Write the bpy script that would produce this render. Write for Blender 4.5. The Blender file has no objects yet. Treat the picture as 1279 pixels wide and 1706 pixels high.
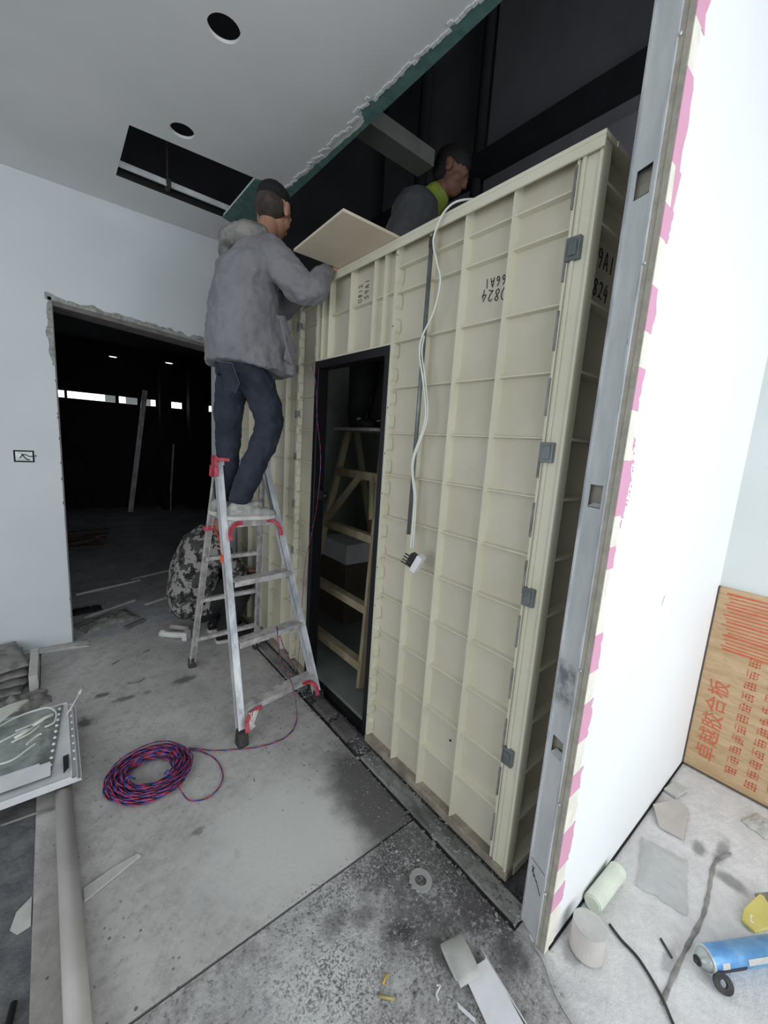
import bpy, bmesh, math, random
from mathutils import Vector, Matrix, noise
from mathutils.geometry import tessellate_polygon
random.seed(7)
S = bpy.context.scene
COL = S.collection
V = Vector
PI = math.pi

# ------------------------------------------------------------------ camera, world, lights, exposure
cam_d = bpy.data.cameras.new('camera')
cam = bpy.data.objects.new('camera', cam_d)
COL.objects.link(cam)
R = Matrix(((0.7764486, 0.62795751, 0.05288615), (-0.62677755, 0.76082165, 0.16822699), (0.06540247, -0.16376746, 0.98432857)))
Rc = Matrix((R.col[0], R.col[2], -R.col[1])).transposed()
cam.matrix_world = Matrix.Translation((0, 0, 1.5)) @ Rc.to_4x4()
cam_d.sensor_fit = 'HORIZONTAL'
cam_d.sensor_width = 36.0
cam_d.lens = 676.87 / 1279 * 36.0
cam_d.clip_start = 0.02
cam_d.clip_end = 100
S.camera = cam

w = bpy.data.worlds.new('world')
S.world = w
w.use_nodes = True
w.node_tree.nodes['Background'].inputs[0].default_value = (0.78, 0.86, 1.0, 1)
w.node_tree.nodes['Background'].inputs[1].default_value = 0.9

def area(name, loc, target, sx, sy, power, color):
    l = bpy.data.lights.new(name, 'AREA')
    l.shape = 'RECTANGLE'; l.size = sx; l.size_y = sy; l.energy = power; l.color = color
    o = bpy.data.objects.new(name, l); COL.objects.link(o)
    o.location = loc
    o.rotation_euler = (V(target) - V(loc)).to_track_quat('-Z', 'Y').to_euler()
    return o
# daylight coming through the wide shop front behind the photographer
area('shopfront_daylight', (0.55, -2.45, 1.45), (0.75, 1.0, 1.35), 3.6, 2.3, 68, (0.92, 0.97, 1.0))
# daylight from the side windows on the left of the shop
area('side_window_daylight', (-2.52, 0.3, 1.55), (1.0, 1.3, 1.0), 3.0, 2.0, 30, (0.95, 0.98, 1.0))
# added fill light high over the right-hand bay, brightens the void above the partition
area('void_fill_light', (1.75, -2.5, 3.3), (2.3, 1.5, 3.2), 1.4, 0.9, 20, (0.95, 0.98, 1.0))

S.view_settings.view_transform = 'Standard'
S.view_settings.look = 'None'
S.view_settings.exposure = 0.0
S.view_settings.gamma = 1.0
S.view_settings.use_curve_mapping = False

# ------------------------------------------------------------------ materials
def lin(c):
    return tuple(((x / 255) / 12.92 if x / 255 <= 0.04045 else ((x / 255 + 0.055) / 1.055) ** 2.4) for x in c) + (1,)

class NT:
    def __init__(s, name):
        s.m = bpy.data.materials.new(name); s.m.use_nodes = True
        s.t = s.m.node_tree; s.b = s.t.nodes['Principled BSDF']
        s.pos = s.n('ShaderNodeNewGeometry').outputs['Position']
    def n(s, k, **kw):
        nd = s.t.nodes.new(k)
        for a, b in kw.items():
            setattr(nd, a, b)
        return nd
    def l(s, a, b):
        s.t.links.new(a, b)
    def objc(s):
        return s.n('ShaderNodeTexCoord').outputs['Object']
    def noise(s, scale, detail=4, rough=0.6, vec=None, stretch=None, dist=0):
        nd = s.n('ShaderNodeTexNoise'); nd.inputs['Scale'].default_value = scale
        nd.inputs['Detail'].default_value = detail; nd.inputs['Roughness'].default_value = rough
        nd.inputs['Distortion'].default_value = dist
        v = vec or s.objc()
        if stretch:
            mp = s.n('ShaderNodeMapping'); mp.inputs['Scale'].default_value = stretch
            s.l(v, mp.inputs['Vector']); v = mp.outputs[0]
        s.l(v, nd.inputs['Vector'])
        return nd.outputs['Fac']
    def rng(s, v, a, b, c=0.0, d=1.0, smooth=True):
        nd = s.n('ShaderNodeMapRange')
        if smooth: nd.interpolation_type = 'SMOOTHSTEP'
        s.l(v, nd.inputs['Value'])
        for i, x in zip(('From Min', 'From Max', 'To Min', 'To Max'), (a, b, c, d)):
            nd.inputs[i].default_value = x
        return nd.outputs[0]
    def math(s, op, a, b=None):
        nd = s.n('ShaderNodeMath', operation=op)
        for i, x in enumerate((a, b)):
            if x is None: continue
            if isinstance(x, (int, float)): nd.inputs[i].default_value = x
            else: s.l(x, nd.inputs[i])
        return nd.outputs[0]
    def mix(s, f, a, b):
        nd = s.n('ShaderNodeMix', data_type='RGBA')
        for i, x in ((0, f), (6, a), (7, b)):
            if isinstance(x, (int, float)): nd.inputs[i].default_value = x
            elif isinstance(x, tuple): nd.inputs[i].default_value = x
            else: s.l(x, nd.inputs[i])
        return nd.outputs[2]
    def spot(s, cx, cy, rx, ry, soft=0.5, wob=0.5, ns=6, rot=0.0):
        """noise-edged elliptical stain mask in world x, y"""
        mp = s.n('ShaderNodeMapping', vector_type='TEXTURE')
        mp.inputs['Location'].default_value = (cx, cy, 0)
        mp.inputs['Rotation'].default_value = (0, 0, rot)
        mp.inputs['Scale'].default_value = (rx, ry, 1000)
        s.l(s.pos, mp.inputs['Vector'])
        ln = s.n('ShaderNodeVectorMath', operation='LENGTH'); s.l(mp.outputs[0], ln.inputs[0])
        nz = s.noise(ns, 5, 0.65, vec=s.pos)
        q = s.math('ADD', ln.outputs['Value'], s.math('MULTIPLY', s.math('SUBTRACT', nz, 0.5), wob * 2))
        return s.rng(q, 1 - soft, 1 + soft, 1, 0)
    def bump(s, h, strength=0.3, dist=0.01):
        b = s.n('ShaderNodeBump'); b.inputs['Strength'].default_value = strength; b.inputs['Distance'].default_value = dist
        s.l(h, b.inputs['Height']); s.l(b.outputs[0], s.b.inputs['Normal'])

def mat(name, c, rough=0.6, metal=0.0, var=0.12, ns=8, c2=None, bump=0.0, bs=60, stretch=None, spec=0.5, sheen=0, coat=0, alpha=None, trans=0):
    t = NT(name)
    a = lin(c); b = lin(c2) if c2 else tuple(x * (1 - var) for x in a[:3]) + (1,)
    f = t.noise(ns, 5, 0.6, stretch=stretch)
    t.l(t.mix(t.rng(f, 0.35, 0.68), a, b), t.b.inputs['Base Color'])
    t.b.inputs['Roughness'].default_value = rough; t.b.inputs['Metallic'].default_value = metal
    t.b.inputs['Specular IOR Level'].default_value = spec
    if coat: t.b.inputs['Coat Weight'].default_value = coat
    if sheen: t.b.inputs['Sheen Weight'].default_value = sheen
    if trans: t.b.inputs['Transmission Weight'].default_value = trans
    if alpha is not None: t.b.inputs['Alpha'].default_value = alpha
    if bump: t.bump(t.noise(bs, 4, 0.6, stretch=stretch), bump, 0.01)
    return t.m

def emis(name, c, s):
    m = bpy.data.materials.new(name); m.use_nodes = True; b = m.node_tree.nodes['Principled BSDF']
    b.inputs['Base Color'].default_value = (0, 0, 0, 1); b.inputs['Emission Color'].default_value = c; b.inputs['Emission Strength'].default_value = s
    return m

M = {}
def floor_mat(name, kind):
    t = NT(name)
    big = t.noise(2.6, 6, 0.6, vec=t.pos)
    fine = t.noise(55, 6, 0.75, vec=t.pos)
    med = t.noise(14, 6, 0.7, vec=t.pos)
    if kind == 'slab':
        col = t.mix(t.rng(big, 0.3, 0.7), lin((176, 173, 170)), lin((198, 195, 191)))
        col = t.mix(t.math('MULTIPLY', t.rng(med, 0.42, 0.72), 0.65), col, lin((148, 145, 142)))
        col = t.mix(t.math('MULTIPLY', t.rng(fine, 0.50, 0.66), 0.35), col, lin((206, 206, 204)))
        col = t.mix(t.math('MULTIPLY', t.rng(fine, 0.44, 0.34), 0.5), col, lin((112, 112, 112)))
        for sx_, sy_, ra, rb, k_ in ((.15, 2.57, .035, .02, .8), (.24, 2.47, .05, .02, .7), (.36, 2.47, .02, .02, .5), (.56, 2.49, .06, .035, .75), (.06, 2.36, .035, .04, .8), (.36, 1.42, .02, .015, .7), (.45, 1.25, .01, .02, .8)):
            col = t.mix(t.math('MULTIPLY', t.spot(sx_, sy_, ra, rb, 0.5, 1.2, 30), k_), col, lin((78, 76, 74)))
        col = t.mix(t.spot(0.66, 1.22, 0.30, 0.25, 0.6, 0.4), col, lin((204, 204, 200)))
        col = t.mix(t.math('MULTIPLY', t.spot(1.02, 1.12, 0.17, 0.34, 0.4, 0.5, 9), 0.9), col, lin((84, 82, 82)))
        col = t.mix(t.math('MULTIPLY', t.spot(-0.08, 1.15, 0.06, 0.5, 0.5, 0.6, 9), 0.5), col, lin((112, 104, 96)))
        # chipped pits and drips
        vo = t.n('ShaderNodeTexVoronoi'); vo.inputs['Scale'].default_value = 26; t.l(t.pos, vo.inputs['Vector'])
        d = t.math('ADD', vo.outputs['Distance'], t.math('MULTIPLY', med, 0.22))
        dots = t.math('MULTIPLY', t.rng(d, 0.19, 0.25, 1, 0), t.rng(t.noise(1.5, 2, 0.5, vec=t.pos), 0.40, 0.56))
        col = t.mix(t.math('MULTIPLY', dots, 0.75), col, lin((66, 65, 66)))
    elif kind == 'rough':
        col = t.mix(t.rng(med, 0.3, 0.7), lin((150, 148, 147)), lin((194, 192, 190)))
        col = t.mix(t.math('MULTIPLY', t.spot(0.95, 0.82, 0.17, 0.30, 0.5, 0.6, 8), 0.8), col, lin((84, 83, 83)))
        col = t.mix(t.math('MULTIPLY', t.spot(0.76, 0.70, 0.06, 0.06, 0.5, 0.5, 12), 0.9), col, lin((70, 68, 68)))
        col = t.mix(t.math('MULTIPLY', t.spot(1.02, 0.56, 0.07, 0.12, 0.5, 0.6, 12), 0.9), col, lin((84, 80, 84)))
        col = t.mix(t.spot(0.50, 0.74, 0.14, 0.12, 0.8, 0.7, 10), col, lin((214, 214, 212)))
        col = t.mix(t.math('MULTIPLY', t.rng(t.noise(5, 5, 0.7, vec=t.pos), 0.5, 0.62), 0.5), col, lin((196, 196, 196)))
        col = t.mix(t.math('MULTIPLY', t.spot(1.62, 0.02, 0.42, 0.13, 0.4, 0.5, 7), 0.45), col, lin((158, 155, 160)))
        col = t.mix(t.math('MULTIPLY', t.spot(1.9, 0.17, 0.16, 0.04, 0.4, 0.7, 9), 0.6), col, lin((120, 119, 118)))
        col = t.mix(t.math('MULTIPLY', t.spot(1.22, 0.30, 0.05, 0.07, 0.5, 0.7, 14), 0.35), col, lin((132, 130, 128)))
        vf = t.noise(130, 3, 0.7, vec=t.pos)
        col = t.mix(t.math('MULTIPLY', t.rng(fine, 0.52, 0.66), 0.6), col, lin((208, 207, 206)))
        col = t.mix(t.math('MULTIPLY', t.rng(fine, 0.47, 0.35), 0.6), col, lin((74, 73, 74)))
        dg = t.rng(t.math('ADD', t.noise(6, 3, 0.6, vec=t.pos), 0), 0.4, 0.65)
        gx = t.math('MULTIPLY', t.spot(0.8, 0.72, 0.45, 0.35, 0.4, 0.3, 4), dg)
        col = t.mix(t.math('MULTIPLY', t.math('MULTIPLY', t.rng(vf, 0.50, 0.58), gx), 0.75), col, lin((66, 65, 66)))
        col = t.mix(t.math('MULTIPLY', t.math('MULTIPLY', t.rng(vf, 0.40, 0.33), gx), 0.8), col, lin((226, 226, 226)))
        col = t.mix(t.math('MULTIPLY', t.spot(3.0, -0.6, 2.27, 1.8, 0.05, 0.09, 7), 0.88), col, t.mix(t.rng(med, 0.35, 0.65), lin((236, 235, 233)), lin((218, 217, 216))))
        for sx_, sy_, ra, rb, k_ in ((1.92, .22, .04, .02, .6), (1.98, .16, .07, .02, .55), (1.86, .11, .03, .045, .6), (1.40, .17, .05, .015, .4), (1.16, .36, .03, .03, .5), (.62, .86, .05, .03, .5), (.84, .60, .03, .06, .6), (.70, .82, .04, .03, .5), (1.05, .70, .04, .12, .6), (1.0, .47, .05, .06, .6)):
            col = t.mix(t.math('MULTIPLY', t.spot(sx_, sy_, ra, rb, 0.5, 0.8, 18), k_), col, lin((84, 82, 82)))
    elif kind == 'dark':
        col = t.mix(t.rng(med, 0.3, 0.7), lin((88, 90, 94)), lin((124, 124, 124)))
        col = t.mix(t.math('MULTIPLY', t.rng(fine, 0.6, 0.72), 0.35), col, lin((160, 160, 160)))
    else:
        col = t.mix(t.rng(big, 0.3, 0.7), lin((168, 170, 172)), lin((200, 202, 204)))
        col = t.mix(t.math('MULTIPLY', t.rng(med, 0.45, 0.75), 0.5), col, lin((88, 86, 84)))
    t.l(col, t.b.inputs['Base Color'])
    t.b.inputs['Roughness'].default_value = 0.62 if kind == 'slab' else 0.85
    t.b.inputs['Specular IOR Level'].default_value = 0.3
    h = t.math('ADD', fine, t.math('MULTIPLY', med, 1.5))
    t.bump(h, 0.15 if kind == 'slab' else 0.5, 0.008 if kind == 'slab' else 0.015)
    return t.m
M['slab'] = floor_mat('slab', 'slab'); M['screed'] = floor_mat('rough_screed', 'rough')
M['darkfloor'] = floor_mat('dirty_floor', 'dark'); M['hallfloor'] = floor_mat('hall_floor', 'hall')

def wall_mat(name, c, c2, marks=True):
    t = NT(name)
    col = t.mix(t.rng(t.noise(1.3, 3, 0.5, vec=t.pos), 0.3, 0.7), lin(c), lin(c2))
    if marks:
        mk = t.rng(t.noise(5.5, 5, 0.7, vec=t.pos, stretch=(1, 1, 0.7)), 0.68, 0.78)
        col = t.mix(t.math('MULTIPLY', mk, 0.35), col, lin((150, 150, 150)))
    t.l(col, t.b.inputs['Base Color']); t.b.inputs['Roughness'].default_value = 0.75
    t.b.inputs['Specular IOR Level'].default_value = 0.25
    t.bump(t.noise(30, 3, 0.5, vec=t.pos), 0.05, 0.01)
    return t.m
M['farwall'] = wall_mat('skim_wall', (206, 211, 214), (216, 220, 222))
M['white'] = wall_mat('white_wall', (238, 240, 241), (242, 244, 245))
M['ceil'] = wall_mat('ceiling_skim', (214, 216, 214), (226, 226, 226), False)
M['backwall'] = wall_mat('return_wall', (214, 220, 216), (222, 226, 224), False)
M['green'] = mat('green_board', (96, 132, 126), 0.8, var=0.25, ns=20, c2=(76, 110, 106))
M['void'] = mat('void_black', (44, 44, 48), 0.9, var=0.3, ns=3)  # near-black, the shade of the void is put into the base colour
M['voidwall'] = mat('dark_render', (124, 124, 129), 0.9, var=0.2, ns=2)
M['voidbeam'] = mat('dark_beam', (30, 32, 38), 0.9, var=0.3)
M['duct'] = mat('grey_duct', (104, 106, 102), 0.6, var=0.2)
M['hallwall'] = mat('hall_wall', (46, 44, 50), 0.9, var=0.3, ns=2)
M['jamb'] = mat('raw_concrete', (128, 122, 120), 0.9, var=0.3, ns=18, bump=0.4, bs=50)
M['putty'] = mat('rough_putty', (170, 172, 168), 0.9, c2=(128, 130, 118), ns=30, bump=0.5, bs=60)
M['resin'] = mat('cream_resin', (207, 200, 182), 0.5, c2=(197, 190, 170), ns=2.2, spec=0.35)
M['resinrib'] = mat('cream_resin_rib', (218, 214, 194), 0.45, c2=(210, 206, 184), ns=3, spec=0.35)
M['gap'] = mat('dark_recess', (20, 20, 20), 0.9)
def galv():
    t = NT('galvanised_steel')
    f = t.noise(9, 5, 0.6, stretch=(1, 1, 0.3))
    col = t.mix(t.rng(f, 0.3, 0.7), lin((222, 224, 224)), lin((196, 200, 200)))
    st = t.spot(1.1, 0.5, 10, 10)
    sx = t.n('ShaderNodeSeparateXYZ'); t.l(t.pos, sx.inputs[0])
    zz = t.math('ABSOLUTE', t.math('SUBTRACT', sx.outputs[2], 0.86))
    m1 = t.math('MULTIPLY', t.rng(zz, 0.03, 0.09, 1, 0), t.rng(t.noise(12, 5, 0.7), 0.38, 0.6))
    col = t.mix(t.math('MULTIPLY', m1, 0.75), col, lin((86, 90, 94)))
    t.l(col, t.b.inputs['Base Color']); t.b.inputs['Metallic'].default_value = 0.15
    t.b.inputs['Roughness'].default_value = 0.42
    return t.m
M['galv'] = galv()
M['boardedge'] = mat('board_edge', (170, 165, 152), 0.9, var=0.2, ns=25, bump=0.3)
M['pink'] = mat('pink_paper', (218, 160, 188), 0.8, c2=(214, 158, 180), ns=12)
M['cream'] = mat('joint_compound', (236, 232, 218), 0.8, ns=12)
M['alu'] = mat('aluminium', (226, 228, 230), 0.35, 0.15, c2=(170, 174, 178), ns=14, stretch=(1, 1, 0.3))
M['alud'] = mat('dusty_aluminium', (204, 200, 198), 0.6, 0.1, c2=(160, 156, 154), ns=25, bump=0.15)
M['red'] = mat('red_plastic', (178, 44, 62), 0.45, c2=(196, 92, 100), ns=30)
M['orange'] = mat('orange_plastic', (220, 84, 40), 0.5)
M['rubber'] = mat('rubber', (44, 44, 44), 0.8, c2=(70, 68, 66), ns=20)
M['tape'] = mat('white_tape', (232, 232, 226), 0.7, c2=(200, 200, 190), ns=40)
M['jacket'] = mat('grey_jacket', (128, 127, 131), 0.85, c2=(114, 113, 118), ns=6, bump=0.5, bs=7, sheen=0.1)
M['hood'] = mat('faded_hood', (142, 140, 134), 0.85, c2=(98, 96, 92), ns=14, bump=0.4, bs=14)
M['denim'] = mat('dark_denim', (46, 52, 66), 0.85, c2=(30, 35, 46), ns=7, bump=0.5, bs=12)
M['stitch'] = mat('denim_stitch', (112, 112, 122), 0.8)
M['skin'] = mat('skin', (176, 132, 110), 0.55, c2=(160, 116, 96), ns=9)
M['hair'] = mat('black_hair', (22, 20, 20), 0.7, ns=50, bump=0.5, bs=90)
M['buzz'] = mat('clipped_hair', (74, 62, 56), 0.8, c2=(50, 42, 38), ns=20)
M['skinshade'] = mat('skin_shaded', (120, 84, 68), 0.6, ns=9)  # darker copy of the skin, with the dim light put into its colour
M['shoe'] = mat('worn_grey_canvas', (178, 178, 172), 0.85, c2=(140, 140, 138), ns=22, bump=0.4, bs=30)
M['sole'] = mat('white_sole', (206, 204, 198), 0.7, ns=20)
M['blackcloth'] = mat('black_cloth', (30, 31, 32), 0.85, var=0.3, ns=8, bump=0.4, bs=10)
M['greycloth'] = mat('charcoal_cloth', (72, 74, 78), 0.85, var=0.25, bump=0.4, bs=9)
M['lime'] = mat('lime_vest', (140, 158, 58), 0.7, c2=(120, 140, 50), ns=9)
def camo():
    t = NT('camouflage_cloth')
    a = t.rng(t.noise(13, 3, 0.6), 0.50, 0.53, smooth=False); b = t.rng(t.noise(22, 3, 0.6, dist=0.4), 0.54, 0.57, smooth=False)
    c = t.mix(a, lin((150, 146, 140)), lin((70, 72, 70))); c = t.mix(b, c, lin((30, 34, 34)))
    t.l(c, t.b.inputs['Base Color']); t.b.inputs['Roughness'].default_value = 0.9
    t.bump(t.noise(10, 3, 0.6), 0.5, 0.02)
    return t.m
M['camo'] = camo()
M['wood'] = mat('raw_timber', (168, 156, 130), 0.75, c2=(140, 126, 100), ns=9, stretch=(1, 1, 0.15))
M['blackalu'] = mat('black_frame', (22, 21, 24), 0.35, 0.2)
M['marker'] = mat('black_marker', (26, 26, 34), 0.6)
M['conduit'] = mat('grey_conduit', (138, 142, 144), 0.4, 0.5, c2=(90, 100, 96), ns=5)
M['cable'] = mat('white_cable', (222, 224, 214), 0.5)
M['trunk'] = mat('dusty_pipe', (200, 195, 190), 0.55, c2=(186, 180, 174), ns=5)
M['pvc'] = mat('white_pvc', (216, 218, 212), 0.4, ns=9)
M['pvcg'] = mat('pale_green_pvc', (222, 230, 212), 0.4, ns=9)
M['wred'] = mat('red_wire', (206, 62, 84), 0.4); M['wblue'] = mat('blue_wire', (78, 88, 170), 0.4); M['wdark'] = mat('dark_wire', (30, 28, 44), 0.4)
M['film'] = mat('silver_film', (176, 182, 178), 0.28, 0.35, c2=(140, 148, 144), ns=9, bump=0.7, bs=12)
M['paper'] = mat('white_paper', (226, 226, 228), 0.6)
M['sack'] = mat('grey_sack', (150, 148, 144), 0.8, c2=(112, 110, 106), ns=15, bump=0.6, bs=14)
M['offcut'] = mat('plaster_offcut', (196, 196, 190), 0.85, var=0.15, ns=20)
M['blackplastic'] = mat('black_plastic', (24, 24, 26), 0.35)
M['bluecan'] = mat('blue_can_print', (92, 150, 206), 0.3, 0.3, c2=(130, 182, 226), ns=14)
M['yellow'] = mat('yellow_card', (208, 194, 112), 0.7, ns=14)
M['ylw'] = mat('yellow_plastic', (214, 178, 60), 0.5)
M['tan'] = mat('tan_stub', (176, 160, 110), 0.8)
M['brick'] = mat('dusty_grey_brick', (104, 98, 96), 0.9, var=0.3, ns=20, bump=0.5)
M['concrete'] = mat('dusty_track', (150, 152, 146), 0.7, c2=(88, 88, 86), ns=12, bump=0.5, bs=30, stretch=(1, 0.3, 1))
M['grimy'] = mat('grimy_resin', (168, 158, 142), 0.6, c2=(120, 112, 102), ns=9)
M['stone'] = mat('rubble', (96, 93, 91), 0.9, c2=(170, 168, 166), ns=6, bump=0.3)
M['wetplastic'] = mat('clear_plastic', (190, 192, 190), 0.25, alpha=0.55)
M['bag'] = mat('thin_white_film', (226, 228, 226), 0.3, alpha=0.42, bump=0.4, bs=20)
M['innerwall'] = mat('grey_green_panel', (150, 156, 146), 0.4)
M['carton'] = mat('brown_carton', (96, 84, 72), 0.8)
M['tray'] = mat('dark_tray', (120, 128, 122), 0.5)
M['sky'] = emis('daylit_pane', (0.85, 0.95, 1, 1), 3.2)
M['skydim'] = emis('grey_pane', (0.6, 0.66, 0.68, 1), 0.28)  # grey panes, weaker emission than the bright ones
M['lampglint'] = emis('lamp_glint', (0.9, 0.95, 1, 1), 1.2)  # emission stands in for glints reflected on the hall lamps
def plymat():
    t = NT('plywood')
    f = t.noise(3.2, 6, 0.65, stretch=(1, 1, 9)); g = t.noise(22, 4, 0.6, stretch=(1, 1, 8))
    col = t.mix(t.rng(f, 0.3, 0.7), lin((205, 178, 142)), lin((182, 152, 112)))
    col = t.mix(t.math('MULTIPLY', t.rng(g, 0.5, 0.7), 0.5), col, lin((150, 120, 84)))
    t.l(col, t.b.inputs['Base Color']); t.b.inputs['Roughness'].default_value = 0.75
    return t.m
M['ply'] = plymat()
M['plyprint'] = mat('red_print', (206, 92, 66), 0.8, c2=(196, 120, 88), ns=40, stretch=(1, 1, 3))
M['creamboard'] = mat('cream_board', (214, 200, 178), 0.5, ns=4)

# ------------------------------------------------------------------ mesh helpers
class B:
    def __init__(s): s.v = []; s.f = []; s.mi = []
    def add(s, vs, fs, mi=0):
        n = len(s.v); s.v += [tuple(v) for v in vs]
        s.f += [tuple(i + n for i in f) for f in fs]; s.mi += [mi] * len(fs)
        return s
    def box(s, x0, x1, y0, y1, z0, z1, mi=0):
        vs = [(x, y, z) for x in (x0, x1) for y in (y0, y1) for z in (z0, z1)]
        return s.add(vs, [(0, 1, 3, 2), (4, 6, 7, 5), (0, 4, 5, 1), (2, 3, 7, 6), (0, 2, 6, 4), (1, 5, 7, 3)], mi)
    def bar(s, p, q, wd, ht, up=(0, 0, 1), mi=0, w2=None, h2=None):
        p = V(p); q = V(q); d = (q - p).normalized(); sd = d.cross(V(up)).normalized(); u = sd.cross(d)
        w2 = w2 or wd; h2 = h2 or ht
        vs = []
        for c, a, b in ((p, wd, ht), (q, w2, h2)):
            for i, j in ((-1, -1), (1, -1), (1, 1), (-1, 1)):
                vs.append(c + sd * (i * a / 2) + u * (j * b / 2))
        return s.add(vs, [(3, 2, 1, 0), (4, 5, 6, 7), (0, 1, 5, 4), (1, 2, 6, 5), (2, 3, 7, 6), (3, 0, 4, 7)], mi)
    def tube(s, pts, r, n=10, mi=0, caps=True, closed=False, fx=1.0):
        pts = [V(p) for p in pts]; m = len(pts); rr = r if isinstance(r, (list, tuple)) else [r] * m
        vs = []; prev = None
        for i in range(m):
            if closed: d = pts[(i + 1) % m] - pts[i - 1]
            else: d = pts[min(i + 1, m - 1)] - pts[max(i - 1, 0)]
            d = d.normalized() if d.length > 1e-9 else V((0, 0, 1))
            if prev is None:
                a = V((0, 0, 1)) if abs(d.z) < 0.9 else V((1, 0, 0))
                prev = d.cross(a).normalized()
            prev = (prev - d * prev.dot(d)).normalized(); b = d.cross(prev)
            for k in range(n):
                t = 2 * PI * k / n
                vs.append(pts[i] + prev * (rr[i] * math.cos(t)) + b * (rr[i] * fx * math.sin(t)))
        fs = []
        for i in range(m if closed else m - 1):
            j = (i + 1) % m
            for k in range(n):
                fs.append((i * n + k, i * n + (k + 1) % n, j * n + (k + 1) % n, j * n + k))
        if caps and not closed:
            fs.append(tuple(range(n - 1, -1, -1))); fs.append(tuple((m - 1) * n + k for k in range(n)))
        return s.add(vs, fs, mi)
    def loft(s, rings, n=20, mi=0, power=2.0):
        """rings: (center, axis a, axis b) with a, b full radius vectors"""
        vs = []; fs = []
        for c, a, b in rings:
            c = V(c); a = V(a); b = V(b)
            for k in range(n):
                t = 2 * PI * k / n; ct, st = math.cos(t), math.sin(t)
                e = 2 / power
                vs.append(c + a * (abs(ct) ** e * (1 if ct >= 0 else -1)) + b * (abs(st) ** e * (1 if st >= 0 else -1)))
        m = len(rings)
        for i in range(m - 1):
            for k in range(n):
                fs.append((i * n + k, i * n + (k + 1) % n, (i + 1) * n + (k + 1) % n, (i + 1) * n + k))
        fs.append(tuple(range(n - 1, -1, -1))); fs.append(tuple((m - 1) * n + k for k in range(n)))
        return s.add(vs, fs, mi)
    def ell(s, c, r, rot=None, nu=16, nv=10, mi=0):
        c = V(c); Rm = rot if rot is not None else Matrix.Identity(3)
        vs = [c + Rm @ V((0, 0, -r[2]))]; fs = []
        for i in range(1, nv):
            p = -PI / 2 + PI * i / nv
            for k in range(nu):
                t = 2 * PI * k / nu
                vs.append(c + Rm @ V((r[0] * math.cos(p) * math.cos(t), r[1] * math.cos(p) * math.sin(t), r[2] * math.sin(p))))
        vs.append(c + Rm @ V((0, 0, r[2]))); L = len(vs) - 1
        for k in range(nu):
            fs.append((0, 1 + (k + 1) % nu, 1 + k)); fs.append((L, 1 + (nv - 2) * nu + k, 1 + (nv - 2) * nu + (k + 1) % nu))
        for i in range(nv - 2):
            for k in range(nu):
                fs.append((1 + i * nu + k, 1 + i * nu + (k + 1) % nu, 1 + (i + 1) * nu + (k + 1) % nu, 1 + (i + 1) * nu + k))
        return s.add(vs, fs, mi)
    def prism(s, poly, ex, mi=0, holes=()):
        """poly: list of 3D points, extruded by vector ex; holes: lists of 3D points"""
        ex = V(ex); loops = [[V(p) for p in poly]] + [[V(p) for p in h] for h in holes]
        allp = [p for l in loops for p in l]; n = len(allp)
        tri = tessellate_polygon(loops)
        vs = allp + [p + ex for p in allp]; fs = []
        for t in tri:
            fs.append(tuple(t)); fs.append(tuple(i + n for i in reversed(t)))
        o = 0
        for l in loops:
            m = len(l)
            for i in range(m):
                j = (i + 1) % m; fs.append((o + i, o + j, n + o + j, n + o + i))
            o += m
        return s.add(vs, fs, mi)
    def build(s, name, mats, parent=None, smooth=False, bevel=0, fix=True):
        me = bpy.data.meshes.new(name); me.from_pydata(s.v, [], s.f)
        mats = mats if isinstance(mats, (list, tuple)) else [mats]
        for m in mats: me.materials.append(M[m])
        me.polygons.foreach_set('material_index', s.mi)
        if fix:
            bm = bmesh.new(); bm.from_mesh(me); bmesh.ops.recalc_face_normals(bm, faces=bm.faces); bm.to_mesh(me); bm.free()
        if smooth:
            me.polygons.foreach_set('use_smooth', [True] * len(me.polygons))
        o = bpy.data.objects.new(name, me); COL.objects.link(o)
        if parent: o.parent = parent
        if bevel:
            md = o.modifiers.new('bevel', 'BEVEL'); md.width = bevel; md.segments = 2; md.limit_method = 'ANGLE'
        return o

def tag(o, label=None, cat=None, group=None, kind=None):
    if label: o['label'] = label
    if cat: o['category'] = cat
    if group: o['group'] = group
    if kind: o['kind'] = kind
    return o
def thing(name, label, cat, loc=(0, 0, 0), group=None):
    o = bpy.data.objects.new(name, None); COL.objects.link(o); o.empty_display_size = 0.1
    tag(o, label, cat, group)
    o['base'] = list(loc)
    o.location = loc
    return o
def part(b, name, mats, parent, **k):
    """geometry is written in world coordinates; shift it into the parent's frame (parents are only translated)"""
    off = V((0, 0, 0)); p = parent
    while p is not None:
        off += p.location; p = p.parent
    b.v = [tuple(V(v) - off) for v in b.v]
    return b.build(name, mats, parent, **k)
def struct(b, name, mats, label=None, **k):
    o = b.build(name, mats, None, **k); o['kind'] = 'structure'
    if label: o['label'] = label
    return o
def solo(b, name, mats, label, cat, group=None, **k):
    o = b.build(name, mats, None, **k); return tag(o, label, cat, group)
def organic(o, voxel=0.006, sm=4, disp=0, dscale=0.1):
    r = o.modifiers.new('remesh', 'REMESH'); r.mode = 'VOXEL'; r.voxel_size = voxel; r.use_smooth_shade = True
    q = o.modifiers.new('smooth', 'SMOOTH'); q.iterations = sm; q.factor = 0.5
    if disp:
        tx = bpy.data.textures.new('folds', 'CLOUDS'); tx.noise_scale = dscale; tx.noise_depth = 2
        d = o.modifiers.new('folds', 'DISPLACE'); d.texture = tx; d.strength = disp; d.mid_level = 0.5
    return o
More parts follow.
